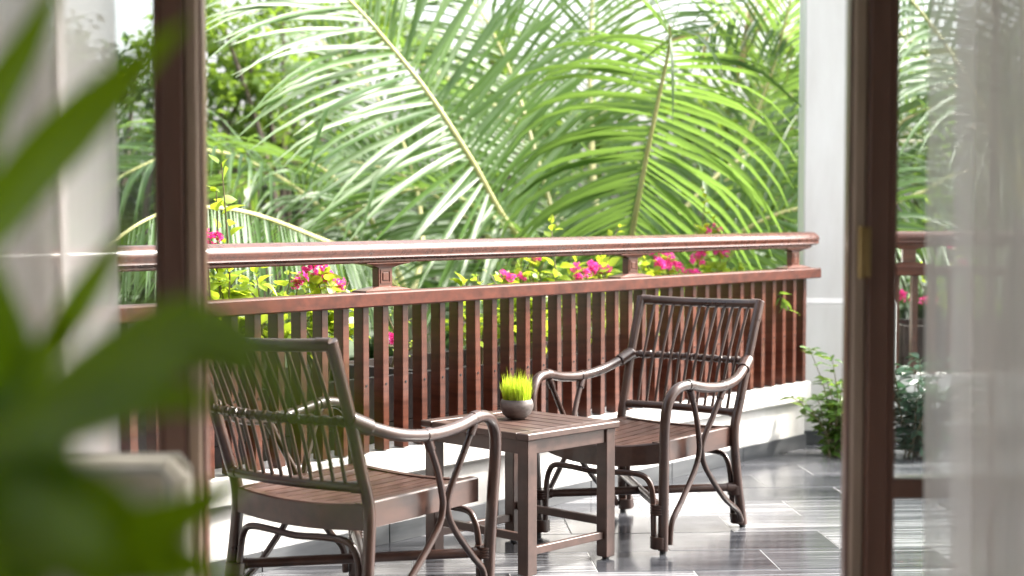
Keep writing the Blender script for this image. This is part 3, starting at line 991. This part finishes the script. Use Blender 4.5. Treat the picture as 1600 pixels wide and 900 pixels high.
def bougainvillea(label, base, tips, flower_pts, seed, n_leaf=14, leaf=.05, fl=.036, low=.35):
    rnd = random.Random(seed)
    t = thing('bougainvillea', label, 'plant', base, 0, 'bougainvillea in the planters')
    base = Vector(base)
    stems = []
    for p in list(tips) + [f for f, _ in flower_pts]:
        p = Vector(p) - base
        b0 = Vector((rnd.gauss(0, .03), rnd.gauss(0, .02), 0))
        md = b0.lerp(p, .5) + Vector((rnd.gauss(0, .05), rnd.gauss(0, .04), .06))
        q1 = b0.lerp(md, .5) + Vector((rnd.gauss(0, .02), rnd.gauss(0, .02), .03))
        stems.append(smooth_path([b0, q1, md, p], 5))
    for st in stems:
        m = MB(); m.tube(st, [.0045 * (1 - .7 * k / (len(st) - 1)) + .0008 for k in range(len(st))], 6); m.build('stem', M['stem'], t, True)
    for si, st in enumerate(stems):
        L = len(st)
        for k in range(n_leaf):
            u = low + (1 - low) * (k + rnd.random()) / n_leaf
            q = u * (L - 1); i = min(L - 2, int(q)); p = st[i].lerp(st[i + 1], q - i)
            tg = (st[i + 1] - st[i]).normalized()
            out = Vector((rnd.gauss(0, 1), rnd.gauss(0, 1), rnd.gauss(.25, .5))).normalized()
            d = (out + tg * .4).normalized()
            pet = p + d * .018
            sc = leaf * rnd.uniform(.7, 1.3) * (.65 if u > .93 else 1)
            put('leaf', rnd.choice(vine_leaves), t, orient(pet, d, rnd.gauss(0, .5), sc))
    for (f, s) in flower_pts:
        p = Vector(f) - base
        for k in range(3):
            q = p + Vector((rnd.gauss(0, .018), rnd.gauss(0, .018), rnd.gauss(0, .012))) * (s / .036)
            put('flower', rnd.choice(flowers), t, Matrix.Translation(q) @ Quaternion((rnd.random(), rnd.random(), rnd.random(), rnd.random() + .01)).normalized().to_matrix().to_4x4() @ Matrix.Scale(s * rnd.uniform(.9, 1.35), 4))
    return t

def H(px, py, off=-.40): return rail_hit(px, py, off)
def soil_at(px, off=-.43):
    p = rail_hit(px, 420, off); return Vector((p.x, p.y, .505))

bougainvillea('tall bougainvillea sprig with yellow tip rising beside the dark door post', soil_at(352), [H(346, 255, -.30), H(338, 300, -.34), H(372, 430), H(400, 420), H(352, 445)], [(H(327, 374, -.32), .034), (H(325, 402, -.32), .03)], 1, 18, .072)
bougainvillea('bougainvillea with yellow-green leaves filling the gap behind the near chair', soil_at(425), [H(380, 440), H(430, 448), H(445, 455), H(455, 425), H(400, 470), H(420, 505), H(470, 470)], [], 2, 16, .06)
bougainvillea('bougainvillea with pink flower heads just before the first rail post', soil_at(505), [H(500, 430), H(470, 440), H(545, 440), H(520, 520), H(555, 470), H(480, 500)], [(H(488, 412), .045), (H(466, 437), .032), (H(526, 447), .042), (H(507, 432), .032)], 3, 22, .061)
bougainvillea('leafy bougainvillea right after the first rail post', soil_at(615), [H(612, 425), H(625, 445), H(600, 440), H(640, 500), H(620, 520), H(590, 540)], [(H(615, 525), .03)], 4, 22, .011)
bougainvillea('low round bougainvillea with one pink flower behind the grass pot', soil_at(765), [H(745, 430), H(765, 428), H(730, 440), H(782, 440), H(750, 500), H(720, 520), H(700, 500)], [(H(793, 437), .032)], 5, 22, .052)
bougainvillea('dense lime bougainvillea in the middle gap of the railing', soil_at(835), [H(815, 402), H(835, 398), H(850, 410), H(825, 425), H(868, 412), H(860, 345), H(843, 430), H(820, 520), H(850, 500)], [(H(818, 432), .022), (H(832, 405), .018)], 6, 22, .052)
bougainvillea('bougainvillea with dark pink blooms just before the second rail post', soil_at(915), [H(900, 410), H(935, 405), H(950, 415), H(965, 355), H(890, 430), H(945, 430), H(920, 520), H(960, 500)], [(H(905, 425), .036), (H(926, 417), .036), (H(893, 436), .028), (H(938, 420), .026)], 7, 22, .052)
bougainvillea('bougainvillea with one large magenta bloom after the second rail post', soil_at(1025), [H(1005, 405), H(1015, 425), H(995, 415), H(1062, 425), H(1010, 390), H(1020, 520)], [(H(1040, 403), .052), (H(1052, 412), .042), (H(1028, 410), .038)], 8, 22, .054)
bougainvillea('bougainvillea with magenta blooms reaching above the rail by its far end', soil_at(1120), [H(1110, 345), H(1104, 300), H(1120, 420), H(1145, 400), H(1160, 415), H(1095, 430)], [(H(1096, 398), .040), (H(1133, 392), .042), (H(1086, 425), .030), (H(1103, 357), .024), (H(1118, 358), .020), (H(1090, 410), .03)], 9, 22, .052)
for k, (lab, s, seed) in enumerate((('bougainvillea with pink blooms behind the glass and sheer curtain, next to the column', .55, 11), ('bougainvillea with pink blooms behind the sheer curtain, farther from the column', 1.35, 12))):
    b0 = rp2(s, -.43, .505)
    rnd = random.Random(seed)
    bougainvillea(lab, b0, [b0 + Vector((rnd.uniform(-.3, .3), rnd.uniform(-.1, .1), rnd.uniform(.15, .5))) for q in range(7)], [(b0 + Vector((rnd.uniform(-.3, .3), rnd.uniform(-.05, .1), rnd.uniform(.18, .55))), .04) for q in range(4)], seed, 8, .05)

# ------------------------------------------------------------------ shrubs on the balcony floor by the column
def shrub(label, base, n_st, h, spread, seed, leaf=.075, extra=(), leaves=None):
    rnd = random.Random(seed)
    t = thing('shrub', label, 'plant', base, 0, 'shrubs by the column')
    stems = []
    for k in range(n_st):
        a = rnd.uniform(0, 6.283); r = spread * math.sqrt(rnd.random())
        hh = h * rnd.uniform(.35, 1.0) * (1 - .25 * r / spread)
        tip = Vector((r * math.cos(a), r * math.sin(a), hh))
        b0 = Vector((rnd.gauss(0, .03), rnd.gauss(0, .03), 0))
        stems.append(smooth_path([b0, b0.lerp(tip, .5) + Vector((0, 0, .06)), tip], 5))
    for e in extra:
        tip = Vector(e) - Vector(base)
        stems.append(smooth_path([Vector((0, 0, 0)), tip * .5 + Vector((.02, 0, .03)), tip], 5))
    for st in stems:
        m = MB(); m.tube(st, [.004 * (1 - .6 * k / (len(st) - 1)) for k in range(len(st))], 5); m.build('stem', M['stem'], t, True)
        L = len(st)
        for k in range(10):
            u = .06 + .94 * (k + rnd.random() * .6) / 9.6
            u = min(u, 1)
            q = u * (L - 1); i = min(L - 2, int(q)); p = st[i].lerp(st[i + 1], q - i)
            for j in range(2 if u < .9 else 5):
                a = rnd.uniform(0, 6.283)
                d = Vector((math.cos(a), math.sin(a), rnd.uniform(-.15, .5)))
                put('leaf', rnd.choice(leaves or shrub_leaves), t, orient(p + d * .006, d, rnd.gauss(0, .35), leaf * rnd.uniform(.7, 1.25)))
    return t
shrub('leafy green shrub growing at the foot of the white column', (1.545, 7.45, .001), 17, .38, .16, 31, .066, [P(1265, 545, 7.45), P(1300, 560, 7.45), P(1238, 620, 7.35), P(1290, 590, 7.4)])
shrub('blue-green leafy shrub seen through the glass door', (1.93, 7.45, .001), 24, .58, .24, 32, .09, (), dark_leaves)
sp = rail_hit(1222, 470, .05)
t = thing('vine_sprig', 'small green vine sprig poking through the slats near the column', 'plant', sp)
m = MB(); st = smooth_path([(-.05, .10, -.10), (-.02, .04, .02), (.0, .0, .01), (.03, -.03, -.05)], 5); m.tube(st, .002, 5); m.build('stem', M['stem'], t, True)
rnd = random.Random(4)
for k in range(9):
    p = st[rnd.randrange(6, len(st))]
    put('leaf', shrub_leaves[k % 2], t, orient(p, Vector((rnd.gauss(0, 1), rnd.gauss(-.3, .6), rnd.gauss(-.5, .6))), rnd.gauss(0, .5), rnd.uniform(.05, .08)))

# ------------------------------------------------------------------ palms
def leaflet_geom(p, d, Tn, L, wmax, droop, rnd, seg=6, kink=0.0):
    """one palm leaflet: folded strip; returns verts, faces"""
    vs_ = []; fs = []
    d = d.normalized()
    wv0 = (Tn - d * Tn.dot(d))
    if wv0.length < .05: wv0 = d.orthogonal()
    wv0.normalize()
    wv0 = Quaternion(d, rnd.gauss(.15, .35)) @ wv0
    pos = Vector(p); step = L / seg
    kk = rnd.uniform(.45, .8) if rnd.random() < kink else 2
    prof = (.45, .9, 1.0, .92, .74, .46, .05)
    for i in range(seg + 1):
        wv = (wv0 - d * wv0.dot(d)).normalized()
        nrm = d.cross(wv)
        h = wmax / 2 * prof[i]
        vs_ += [pos - wv * h - nrm * h * .32, pos.copy(), pos + wv * h - nrm * h * .32]
        pos = pos + d * step
        d = d + Vector((0, 0, -1)) * droop * (i + .6) / seg
        if i / seg > kk: d = d + Vector((0, 0, -1.2)); kk = 2
        d.normalize()
    for i in range(seg):
        a = i * 3
        fs += [(a, a + 1, a + 4, a + 3), (a + 1, a + 2, a + 5, a + 4)]
    return vs_, fs

def frond(t, bulk, ctrl, seed, spacing=.04, Lmax=.95, wmax=.034, droop=.28, up=None, single=False, r0=.020, kink=.06, t0=.16, lean=(18, 60), hang=0.0):
    """midrib along ctrl (base to tip) with leaflets to both sides"""
    rnd = random.Random(seed)
    path = smooth_path(ctrl, 8)
    n = len(path)
    cum = [0]
    for i in range(1, n): cum.append(cum[-1] + (path[i] - path[i - 1]).length)
    total = cum[-1]
    m = MB(); m.tube(path, [r0 * (1 - .82 * c / total) + .002 for c in cum], 7)
    fr = m.build('frond', M['rachis'], t, True)
    count = int(total * (1 - t0) / spacing)
    for k in range(count):
        s = total * t0 + (k + .5) * spacing
        i = 0
        while i < n - 2 and cum[i + 1] < s: i += 1
        u = (s - cum[i]) / max(1e-6, cum[i + 1] - cum[i])
        p = path[i].lerp(path[i + 1], min(1, u))
        Tn = (path[i + 1] - path[i]).normalized()
        f = (s / total - t0) / (1 - t0)
        U = Vector(up) if up else Vector((0, 0, 1))
        U = U - Tn * U.dot(Tn)
        if U.length < .15: U = Vector((0, -1, .3)) - Tn * Vector((0, -1, .3)).dot(Tn)
        U.normalize()
        S = Tn.cross(U)
        L = Lmax * (.55 + .45 * math.sin(math.pi * min(1, .18 + f * .72))) * (1 - .45 * max(0, f - .75) / .25)
        for side in (-1, 1):
            a = R(lean[0] + (lean[1] - lean[0]) * f ** 1.6 + rnd.gauss(0, 4))
            d = S * side * math.cos(a) + Tn * math.sin(a) + U * (.16 + rnd.gauss(0, .07))
            if hang: d = Vector((0, 0, -1)) * hang + S * side * .30 + Tn * .42 + U * rnd.gauss(.1, .06)
            vs_, fs = leaflet_geom(p, d, Tn, L * rnd.uniform(.9, 1.06), wmax * (1 - .35 * f), droop * rnd.uniform(.75, 1.3), rnd, kink=kink)
            if single:
                q = MB(); q.add([Vector(v) for v in vs_], fs); q.build('leaflet', M['palm_leaf'], fr, True)
            else:
                bulk.add(vs_, fs)
    return fr

def trunk(t, base, top, r0, r1):
    m = MB(); pts = []; rr = []
    n = 40
    for k in range(n + 1):
        u = k / n
        pts.append(base.lerp(top, u) + Vector((.10 * math.sin(u * 2.2), .05 * math.sin(u * 3), 0)) * (1 - u) * u * 2)
        rr.append((r0 + (r1 - r0) * u) * (1.04 if k % 2 else .97))
    m.tube(pts, rr, 14); m.build('trunk', M['palm_bark'], t, True)

def palm(label, crown, base_xy, fronds, seed, generic=6, gen_len=2.6, gen_az=(0, 360)):
    """fronds: list of (ctrl points, options)"""
    rnd = random.Random(seed)
    t = thing('palm_tree', label, 'tree', (0, 0, 0), 0, 'coconut palms beyond the railing')
    base = Vector((base_xy[0], base_xy[1], GROUND_Z))
    t.location = base
    t0 = MB()
    mv = Matrix.Translation(-base)
    trunk(t, Vector((0, 0, 0)), crown - base, .16, .11)
    for i, (ctrl, opt) in enumerate(fronds):
        frond(t, t0, [Vector(c) - base for c in ctrl], seed * 100 + i, **opt)
    for i in range(generic):
        az = R(gen_az[0] + (gen_az[1] - gen_az[0]) * (i + rnd.uniform(.2, .8)) / generic)
        el = R(rnd.uniform(5, 60)); L = gen_len * rnd.uniform(.85, 1.15)
        dh = Vector((math.cos(az), math.sin(az), 0))
        c0 = crown - base
        ctrl = [c0, c0 + dh * L * .3 * math.cos(el) + Vector((0, 0, L * .3 * math.sin(el))),
                c0 + dh * L * .65 * math.cos(el * .8) + Vector((0, 0, L * .5 * math.sin(el))),
                c0 + dh * L * .9 + Vector((0, 0, L * .45 * math.sin(el) - .25 * L * math.cos(el)))]
        frond(t, t0, ctrl, seed * 100 + 50 + i, spacing=.055, Lmax=.85, droop=.3)
    if t0.v:
        t0.build('leaflets', M['palm_leaf'], t, True, kind='stuff')
    return t

# the palm whose fronds fill the middle of the view
K1 = P(950, 520, 9.3)
palm('coconut palm whose upright frond stands behind the second rail post', K1, (K1.x + .2, K1.y + .3), [
    ([K1, P(978, 420, 9.0), P(992, 340, 8.75), P(1012, 235, 8.55), P(1032, 140, 8.40), P(1046, 72, 8.2), P(1046, 40, 7.95)], dict(single=True, spacing=.036, Lmax=1.0, wmax=.040, droop=.52, up=(0, -.9, .35), r0=.022, t0=.22, lean=(-42, 48), kink=.12)),
    ([K1, P(860, 430, 9.2), P(790, 345, 9.0), P(735, 248, 8.8), P(668, 145, 8.7), P(602, 63, 8.6), P(545, 0, 8.5), P(455, -80, 8.3), P(340, -130, 8.0)], dict(single=True, spacing=.038, Lmax=1.3, wmax=.040, droop=.17, up=(.3, -.75, .55), r0=.022, t0=.24, lean=(2, 72), kink=.10)),
    ([K1, P(935, 380, 10.2), P(924, 230, 10.6), P(922, 90, 10.8), P(930, -60, 10.9), P(960, -180, 10.7)], dict(spacing=.044, Lmax=.85, droop=.26, up=(.1, -1, .1), r0=.032)),
    ([K1, P(880, 380, 9.9), P(840, 250, 10.1), P(800, 120, 10.2), P(745, 10, 10.1), P(660, -60, 9.8)], dict(spacing=.040, Lmax=1.0, droop=.25, up=(.3, -.8, .4))),
    ([K1, P(850, 460, 9.6), P(780, 385, 9.8), P(700, 320, 9.9), P(620, 270, 9.9), P(540, 250, 9.8)], dict(spacing=.040, Lmax=1.0, droop=.3, up=(.1, -.7, .6))),
    ([K1, P(1060, 400, 9.9), P(1140, 270, 10.1), P(1200, 130, 10.2), P(1235, 0, 10.0), P(1250, -100, 9.8)], dict(spacing=.040, Lmax=.95, droop=.28, up=(-.3, -.8, .4))),
    ([K1, P(1040, 450, 9.2), P(1130, 380, 9.2), P(1230, 330, 9.1), P(1330, 330, 8.9), P(1420, 380, 8.8)], dict(spacing=.040, Lmax=.9, droop=.34, up=(-.1, -.5, .8))),
], 1, generic=3, gen_len=2.6, gen_az=(20, 200))

# lower left: frond that arches over and hangs its leaflets
K2 = P(640, 470, 9.6)
palm('coconut palm with a low arching frond behind the dark door post', K2, (K2.x + .1, K2.y + .5), [
    ([K2, P(570, 405, 8.6), P(500, 374, 7.9), P(400, 336, 7.3), P(318, 324, 6.9), P(240, 338, 6.6), P(170, 385, 6.4), P(120, 450, 6.3)], dict(single=True, spacing=.030, Lmax=.62, wmax=.023, droop=.3, up=(0, -.35, .95), r0=.020, t0=.14, hang=.62)),
    ([K2, P(560, 380, 9.9), P(440, 280, 9.9), P(320, 235, 9.6), P(200, 270, 9.3), P(120, 340, 9.1)], dict(spacing=.044, Lmax=.85, droop=.5, up=(0, -.3, .95))),
    ([K2, P(660, 380, 10.6), P(640, 250, 10.9), P(580, 140, 11.0), P(500, 60, 10.9)], dict(spacing=.044, Lmax=.95, droop=.3, up=(.2, -.8, .4))),
], 2, generic=1, gen_len=2.4, gen_az=(60, 170))

# right, beyond the glass
K3 = P(1600, 330, 10.2)
palm('coconut palm seen through the glass door and the sheer curtain', K3, (K3.x + .2, K3.y + .3), [
    ([K3, P(1520, 270, 9.9), P(1430, 305, 9.7), P(1360, 335, 9.5), P(1290, 400, 9.4)], dict(single=True, spacing=.05, Lmax=.95, droop=.3, up=(0, -.6, .8))),
    ([K3, P(1540, 180, 9.8), P(1470, 60, 9.7), P(1390, -30, 9.5), P(1290, -70, 9.3)], dict(single=True, spacing=.05, Lmax=1.05, droop=.35, up=(.2, -.7, .6))),
    ([K3, P(1480, 120, 10.4), P(1330, 10, 10.5), P(1190, 0, 10.4), P(1090, 60, 10.2)], dict(spacing=.040, Lmax=.95, droop=.35, up=(.1, -.7, .6))),
    ([K3, P(1600, 120, 10.0), P(1590, -60, 9.8), P(1560, -160, 9.5)], dict(spacing=.040, Lmax=1.0, droop=.3, up=(0, -1, .2))),
    ([K3, P(1500, 260, 10.8), P(1380, 180, 11.0), P(1270, 150, 11.0), P(1170, 190, 10.8)], dict(spacing=.044, Lmax=.9, droop=.4, up=(0, -.6, .8))),
], 3, generic=4, gen_len=2.6, gen_az=(0, 150))

K4 = P(800, 200, 15.5)
palm('far coconut palm between the broadleaf trees, its crown pale against the sky', K4, (K4.x - .2, K4.y + .2), [], 4, generic=6, gen_len=3.0)

# ------------------------------------------------------------------ broadleaf trees
def broadleaf(label, base_xy, h, blobs, seed, mat, leaf=.11, trunk_r=.13, group='broadleaf trees in the garden', name='broadleaf_tree'):
    """blobs: list of (centre, radius, number of leaves)"""
    rnd = random.Random(seed)
    base = Vector((base_xy[0], base_xy[1], GROUND_Z))
    t = thing(name, label, 'tree', base, 0, group)
    mid = Vector((rnd.gauss(0, .15), rnd.gauss(0, .15), h * .55))
    m = MB(); m.tube(smooth_path([(0, 0, 0), mid * .5 + Vector((rnd.gauss(0, .08), 0, 0)), mid], 6), [trunk_r * (1 - .5 * k / 12) for k in range(13)], 10); m.build('trunk', M['bark'], t, True)
    crown = MB()
    for c, r, n in blobs:
        c = Vector(c) - base
        pts = smooth_path([mid * rnd.uniform(.75, 1), mid.lerp(c, .5) + Vector((rnd.gauss(0, .2), rnd.gauss(0, .2), .1)), c], 5)
        m = MB(); m.tube(pts, [trunk_r * .42 * (1 - .75 * k / (len(pts) - 1)) for k in range(len(pts))], 6); m.build('limb', M['bark'], t, True)
        # twigs, leaves cluster on them so that the crown has gaps
        nt_ = max(6, n // 26)
        for k in range(nt_):
            d = Vector((rnd.gauss(0, 1), rnd.gauss(0, 1), rnd.gauss(0, .8))).normalized()
            tipp = c + d * r * rnd.uniform(.45, 1.0)
            st = c + d * r * .15
            for j in range(26):
                u = rnd.random() ** .6
                p = st.lerp(tipp, u) + Vector((rnd.gauss(0, .07), rnd.gauss(0, .07), rnd.gauss(0, .06))) * (r * .9 + .3)
                dd = Vector((rnd.gauss(0, 1), rnd.gauss(0, 1), rnd.gauss(-.25, .6))).normalized()
                x = dd.cross(Vector((rnd.gauss(0, .5), rnd.gauss(0, .5), 1))).normalized()
                z = x.cross(dd)
                L = leaf * rnd.uniform(.6, 1.3); wd = L * rnd.uniform(.22, .32)
                crown.add([p, p + dd * L * .5 + x * wd + z * wd * .3, p + dd * L - z * L * .15, p + dd * L * .5 - x * wd + z * wd * .3], [(0, 1, 2), (0, 2, 3)])
    crown.build('crown', mat, t, kind='stuff')
    return t

def blobs_px(lst, n_per=400):
    return [(P(px, py, y), r, int(n_per * r * r * 2.2)) for px, py, y, r in lst]

broadleaf('leafy tree with sky showing through beside the dark door post', (P(380, 330, 13).x, 13.2), 4.6,
    blobs_px([(350, 40, 12.5, .55), (440, -20, 13.5, .7), (330, 130, 12.6, .45), (380, 200, 13, .6), (450, 250, 13.3, .55), (340, 260, 12.4, .5), (470, 170, 13.6, .5), (280, 60, 13, .6), (250, 200, 13, .6), (520, 100, 14, .5), (400, 90, 13, .6), (560, 30, 14, .6), (420, 150, 12.8, .5)], 620), 41, M['tree_leaf'], .10)
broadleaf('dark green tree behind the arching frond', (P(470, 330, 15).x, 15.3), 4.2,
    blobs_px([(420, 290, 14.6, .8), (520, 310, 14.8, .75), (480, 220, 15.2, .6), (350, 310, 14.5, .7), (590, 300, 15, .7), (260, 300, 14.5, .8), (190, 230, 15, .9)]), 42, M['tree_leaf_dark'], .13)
broadleaf('bright yellow-green tree behind the leaning frond', (P(700, 330, 17).x, 17.2), 5.2,
    blobs_px([(700, 150, 17, .7), (770, 70, 17.5, .5), (640, 60, 17.5, .5), (800, 200, 17, .7), (720, 250, 17, .9), (820, 290, 16.5, .9), (600, 250, 17, .8)]), 43, M['tree_leaf'], .15)
broadleaf('bright tree behind the upright frond', (P(1090, 330, 16).x, 16.3), 5.2,
    blobs_px([(1080, 170, 16, .7), (1160, 80, 16.5, .5), (1180, 220, 16, .7), (1100, 290, 15.8, .9), (960, 220, 16.3, .8), (1230, 130, 16.5, .7), (1240, 300, 16, .9)]), 44, M['tree_leaf'], .14)
broadleaf('tree seen through the glass door behind the palm', (P(1480, 330, 16).x, 16.3), 5.0,
    blobs_px([(1420, 250, 16, .9), (1500, 150, 16.5, .9), (1560, 270, 16, 1.0), (1400, 120, 16.5, .7), (1650, 180, 16.5, 1.0), (1480, 330, 15.5, .9)]), 45, M['tree_leaf'], .14)
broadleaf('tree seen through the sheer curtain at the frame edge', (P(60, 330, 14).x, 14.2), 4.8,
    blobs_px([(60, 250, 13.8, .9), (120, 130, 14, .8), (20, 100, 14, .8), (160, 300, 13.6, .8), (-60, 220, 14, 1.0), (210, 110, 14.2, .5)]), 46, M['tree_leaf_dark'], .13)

# hedge of dense shrubs that closes the garden
rnd = random.Random(77)
for k in range(9):
    x = -7.5 + k * 2.1
    y = 13.8 + rnd.uniform(-.6, .6) + .25 * abs(k - 4)
    zt = .5 + rnd.uniform(-.3, .35)
    bl = [(Vector((x + rnd.uniform(-.9, .9), y + rnd.uniform(-.5, .5), zt - rnd.uniform(.0, 2.6))), rnd.uniform(.6, .85), 900) for q in range(8)]
    place = ['far left end, behind the sheer curtain', 'behind the blurred leaves', 'behind the dark door post', 'behind the near rattan chair', 'behind the first rail post', 'behind the grass pot', 'behind the second rail post', 'behind the column', 'behind the glass door'][k]
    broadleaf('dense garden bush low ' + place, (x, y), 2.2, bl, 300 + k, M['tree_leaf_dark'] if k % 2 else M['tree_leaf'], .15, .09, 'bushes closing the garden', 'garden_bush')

# ------------------------------------------------------------------ armchair of the room
ac = thing('upholstered_armchair', 'beige upholstered armchair back with pale piping under the blurred leaves', 'armchair', (-.80, 2.10, 0), R(0))
m = MB(); m.box((0, .16, .60), (.66, .12, .42), None, .03); bk = m.build('backrest', M['beige'], ac, True)
pz = [(-.315, .098, .42), (-.315, .098, .79), (-.305, .098, .803), (.305, .098, .803), (.315, .098, .79), (.315, .098, .42)]
m = MB(); m.tube(pz, .007, 8); m.build('piping', M['piping'], bk, True)
m = MB(); m.tube([(-.315, .225, .42), (-.315, .225, .79), (-.305, .225, .803), (.305, .225, .803), (.315, .225, .79), (.315, .225, .42)], .007, 8); m.build('piping', M['piping'], bk, True)
m = MB(); m.box((0, -.17, .34), (.52, .56, .16), None, .04); m.build('seat_cushion', M['beige'], ac, True)
m = MB(); m.box((0, -.12, .20), (.64, .62, .12), None, .01); m.build('seat_frame', M['beige'], ac)
for s in (-1, 1):
    m = MB(); m.box((s * .295, -.16, .38), (.07, .50, .30), None, .02); m.build('armrest', M['beige'], ac, True)
    for yy in (-.40, .17):
        m = MB(); m.tube([(s * .28, yy, 0), (s * .28, yy, .145)], [.014, .022], 10); m.build('leg', M['door'], ac, True)

# ------------------------------------------------------------------ strap-leaved house plant close to the camera
hp_base = Vector((-.44, 1.02, 0))
hp = thing('house_plant', 'out-of-focus potted house plant with dark green strap leaves close by', 'plant', hp_base)
m = MB(); m.lathe([(.09, 0), (.13, .02), (.155, .16), (.165, .30), (.172, .31), (.160, .315), (.150, .29), (.145, .27)], n=36); pot = m.build('pot', M['pot'], hp, True)
m = MB(); m.lathe([(.140, .20), (.148, .272), (.05, .276)], n=24); m.build('soil', M['soil'], pot, True)
crownp = Vector((-.40, 1.0, .96)) - hp_base
crown2 = Vector((-.46, 1.05, 1.12)) - hp_base
crown3 = Vector((-.37, .95, .80)) - hp_base
for c in (crownp, crown2, crown3):
    m = MB(); m.tube(smooth_path([(c.x * .3, c.y * .3, .26), (c.x * .4 - .02, c.y * .5, c.z * .6), tuple(c)], 6), [.014, .014, .013] * 4 + [.012], 9) if False else m.tube(smooth_path([(c.x * .3, c.y * .3, .26), (c.x * .4 - .02, c.y * .5, c.z * .6), tuple(c)], 6), .013, 9)
    m.build('cane', M['stem'], hp, True)

def strap(c, pts, wmax, roll=0.0, face_n=Vector((0, -1, .35))):
    """leaf blade through world points from the cane head c"""
    path = smooth_path([c] + [Vector(p) - hp_base for p in pts], 7)
    n = len(path); vs_ = []; fs = []
    for i, p in enumerate(path):
        T = (path[min(n - 1, i + 1)] - path[max(0, i - 1)]).normalized()
        u = i / (n - 1)
        wd = wmax / 2 * (.35 + .65 * math.sin(math.pi * min(1, .12 + u * .62))) * (1 if u < .55 else max(.03, 1 - ((u - .55) / .45) ** 1.8))
        x = T.cross(face_n).normalized()
        x = Quaternion(T, roll) @ x
        nn = x.cross(T)
        vs_ += [p - x * wd + nn * wd * .28, p - x * wd * .5 + nn * wd * .06, p, p + x * wd * .5 + nn * wd * .06, p + x * wd + nn * wd * .28]
    for i in range(n - 1):
        for k in range(4):
            a = i * 5 + k; fs.append((a, a + 1, a + 6, a + 5))
    m = MB(); m.add(vs_, fs); m.build('leaf', M['dracaena'], hp, True)
strap(crown2, [P(-60, 390, 1.02), P(60, 265, 1.0), P(170, 150, 1.0), P(295, 30, 1.02)], .041)
strap(crown2, [P(-70, 330, 1.05), P(-10, 170, 1.05), P(45, 70, 1.05), P(105, -60, 1.06)], .030)
strap(crownp, [P(60, 570, .98), P(110, 500, 1.0), P(160, 420, 1.0), P(215, 330, 1.02)], .024)
strap(crownp, [P(0, 620, .98), P(20, 560, .96), P(0, 470, .96), P(-20, 360, .96)], .030)
strap(crownp, [P(90, 640, .92), P(210, 560, .90), P(310, 510, .88), P(415, 530, .85)], .044, .2)
strap(crownp, [P(60, 680, .95), P(160, 610, .95), P(300, 560, .95), P(390, 590, .95)], .034, -.3)
strap(crown3, [P(60, 880, .90), P(170, 850, .88), P(290, 805, .88), P(405, 730, .90)], .032)
strap(crown3, [P(-20, 760, .85), P(50, 700, .80), P(90, 740, .78), P(140, 860, .78)], .034)
strap(crown3, [P(40, 900, .88), P(160, 880, .85), P(280, 880, .85), P(380, 910, .86)], .030)
strap(crownp, [P(10, 640, 1.0), P(40, 690, .95), P(60, 760, .9), P(70, 900, .9)], .036)
strap(crown3, [P(20, 800, .86), P(110, 775, .80), P(200, 820, .76), P(270, 930, .76)], .036, .3)
strap(crownp, [P(40, 700, .9), P(140, 655, .86), P(250, 625, .84), P(350, 640, .84)], .030, -.2)
strap(crown3, [P(-10, 850, .8), P(60, 830, .74), P(130, 870, .70), P(180, 950, .70)], .040)
strap(crownp, [P(-40, 580, 1.0), P(-60, 480, 1.0), P(-120, 380, 1.0)], .04)
strap(crownp, [P(120, 600, .62), P(260, 530, .46), P(400, 570, .38), P(520, 690, .35), P(560, 800, .34)], .017)
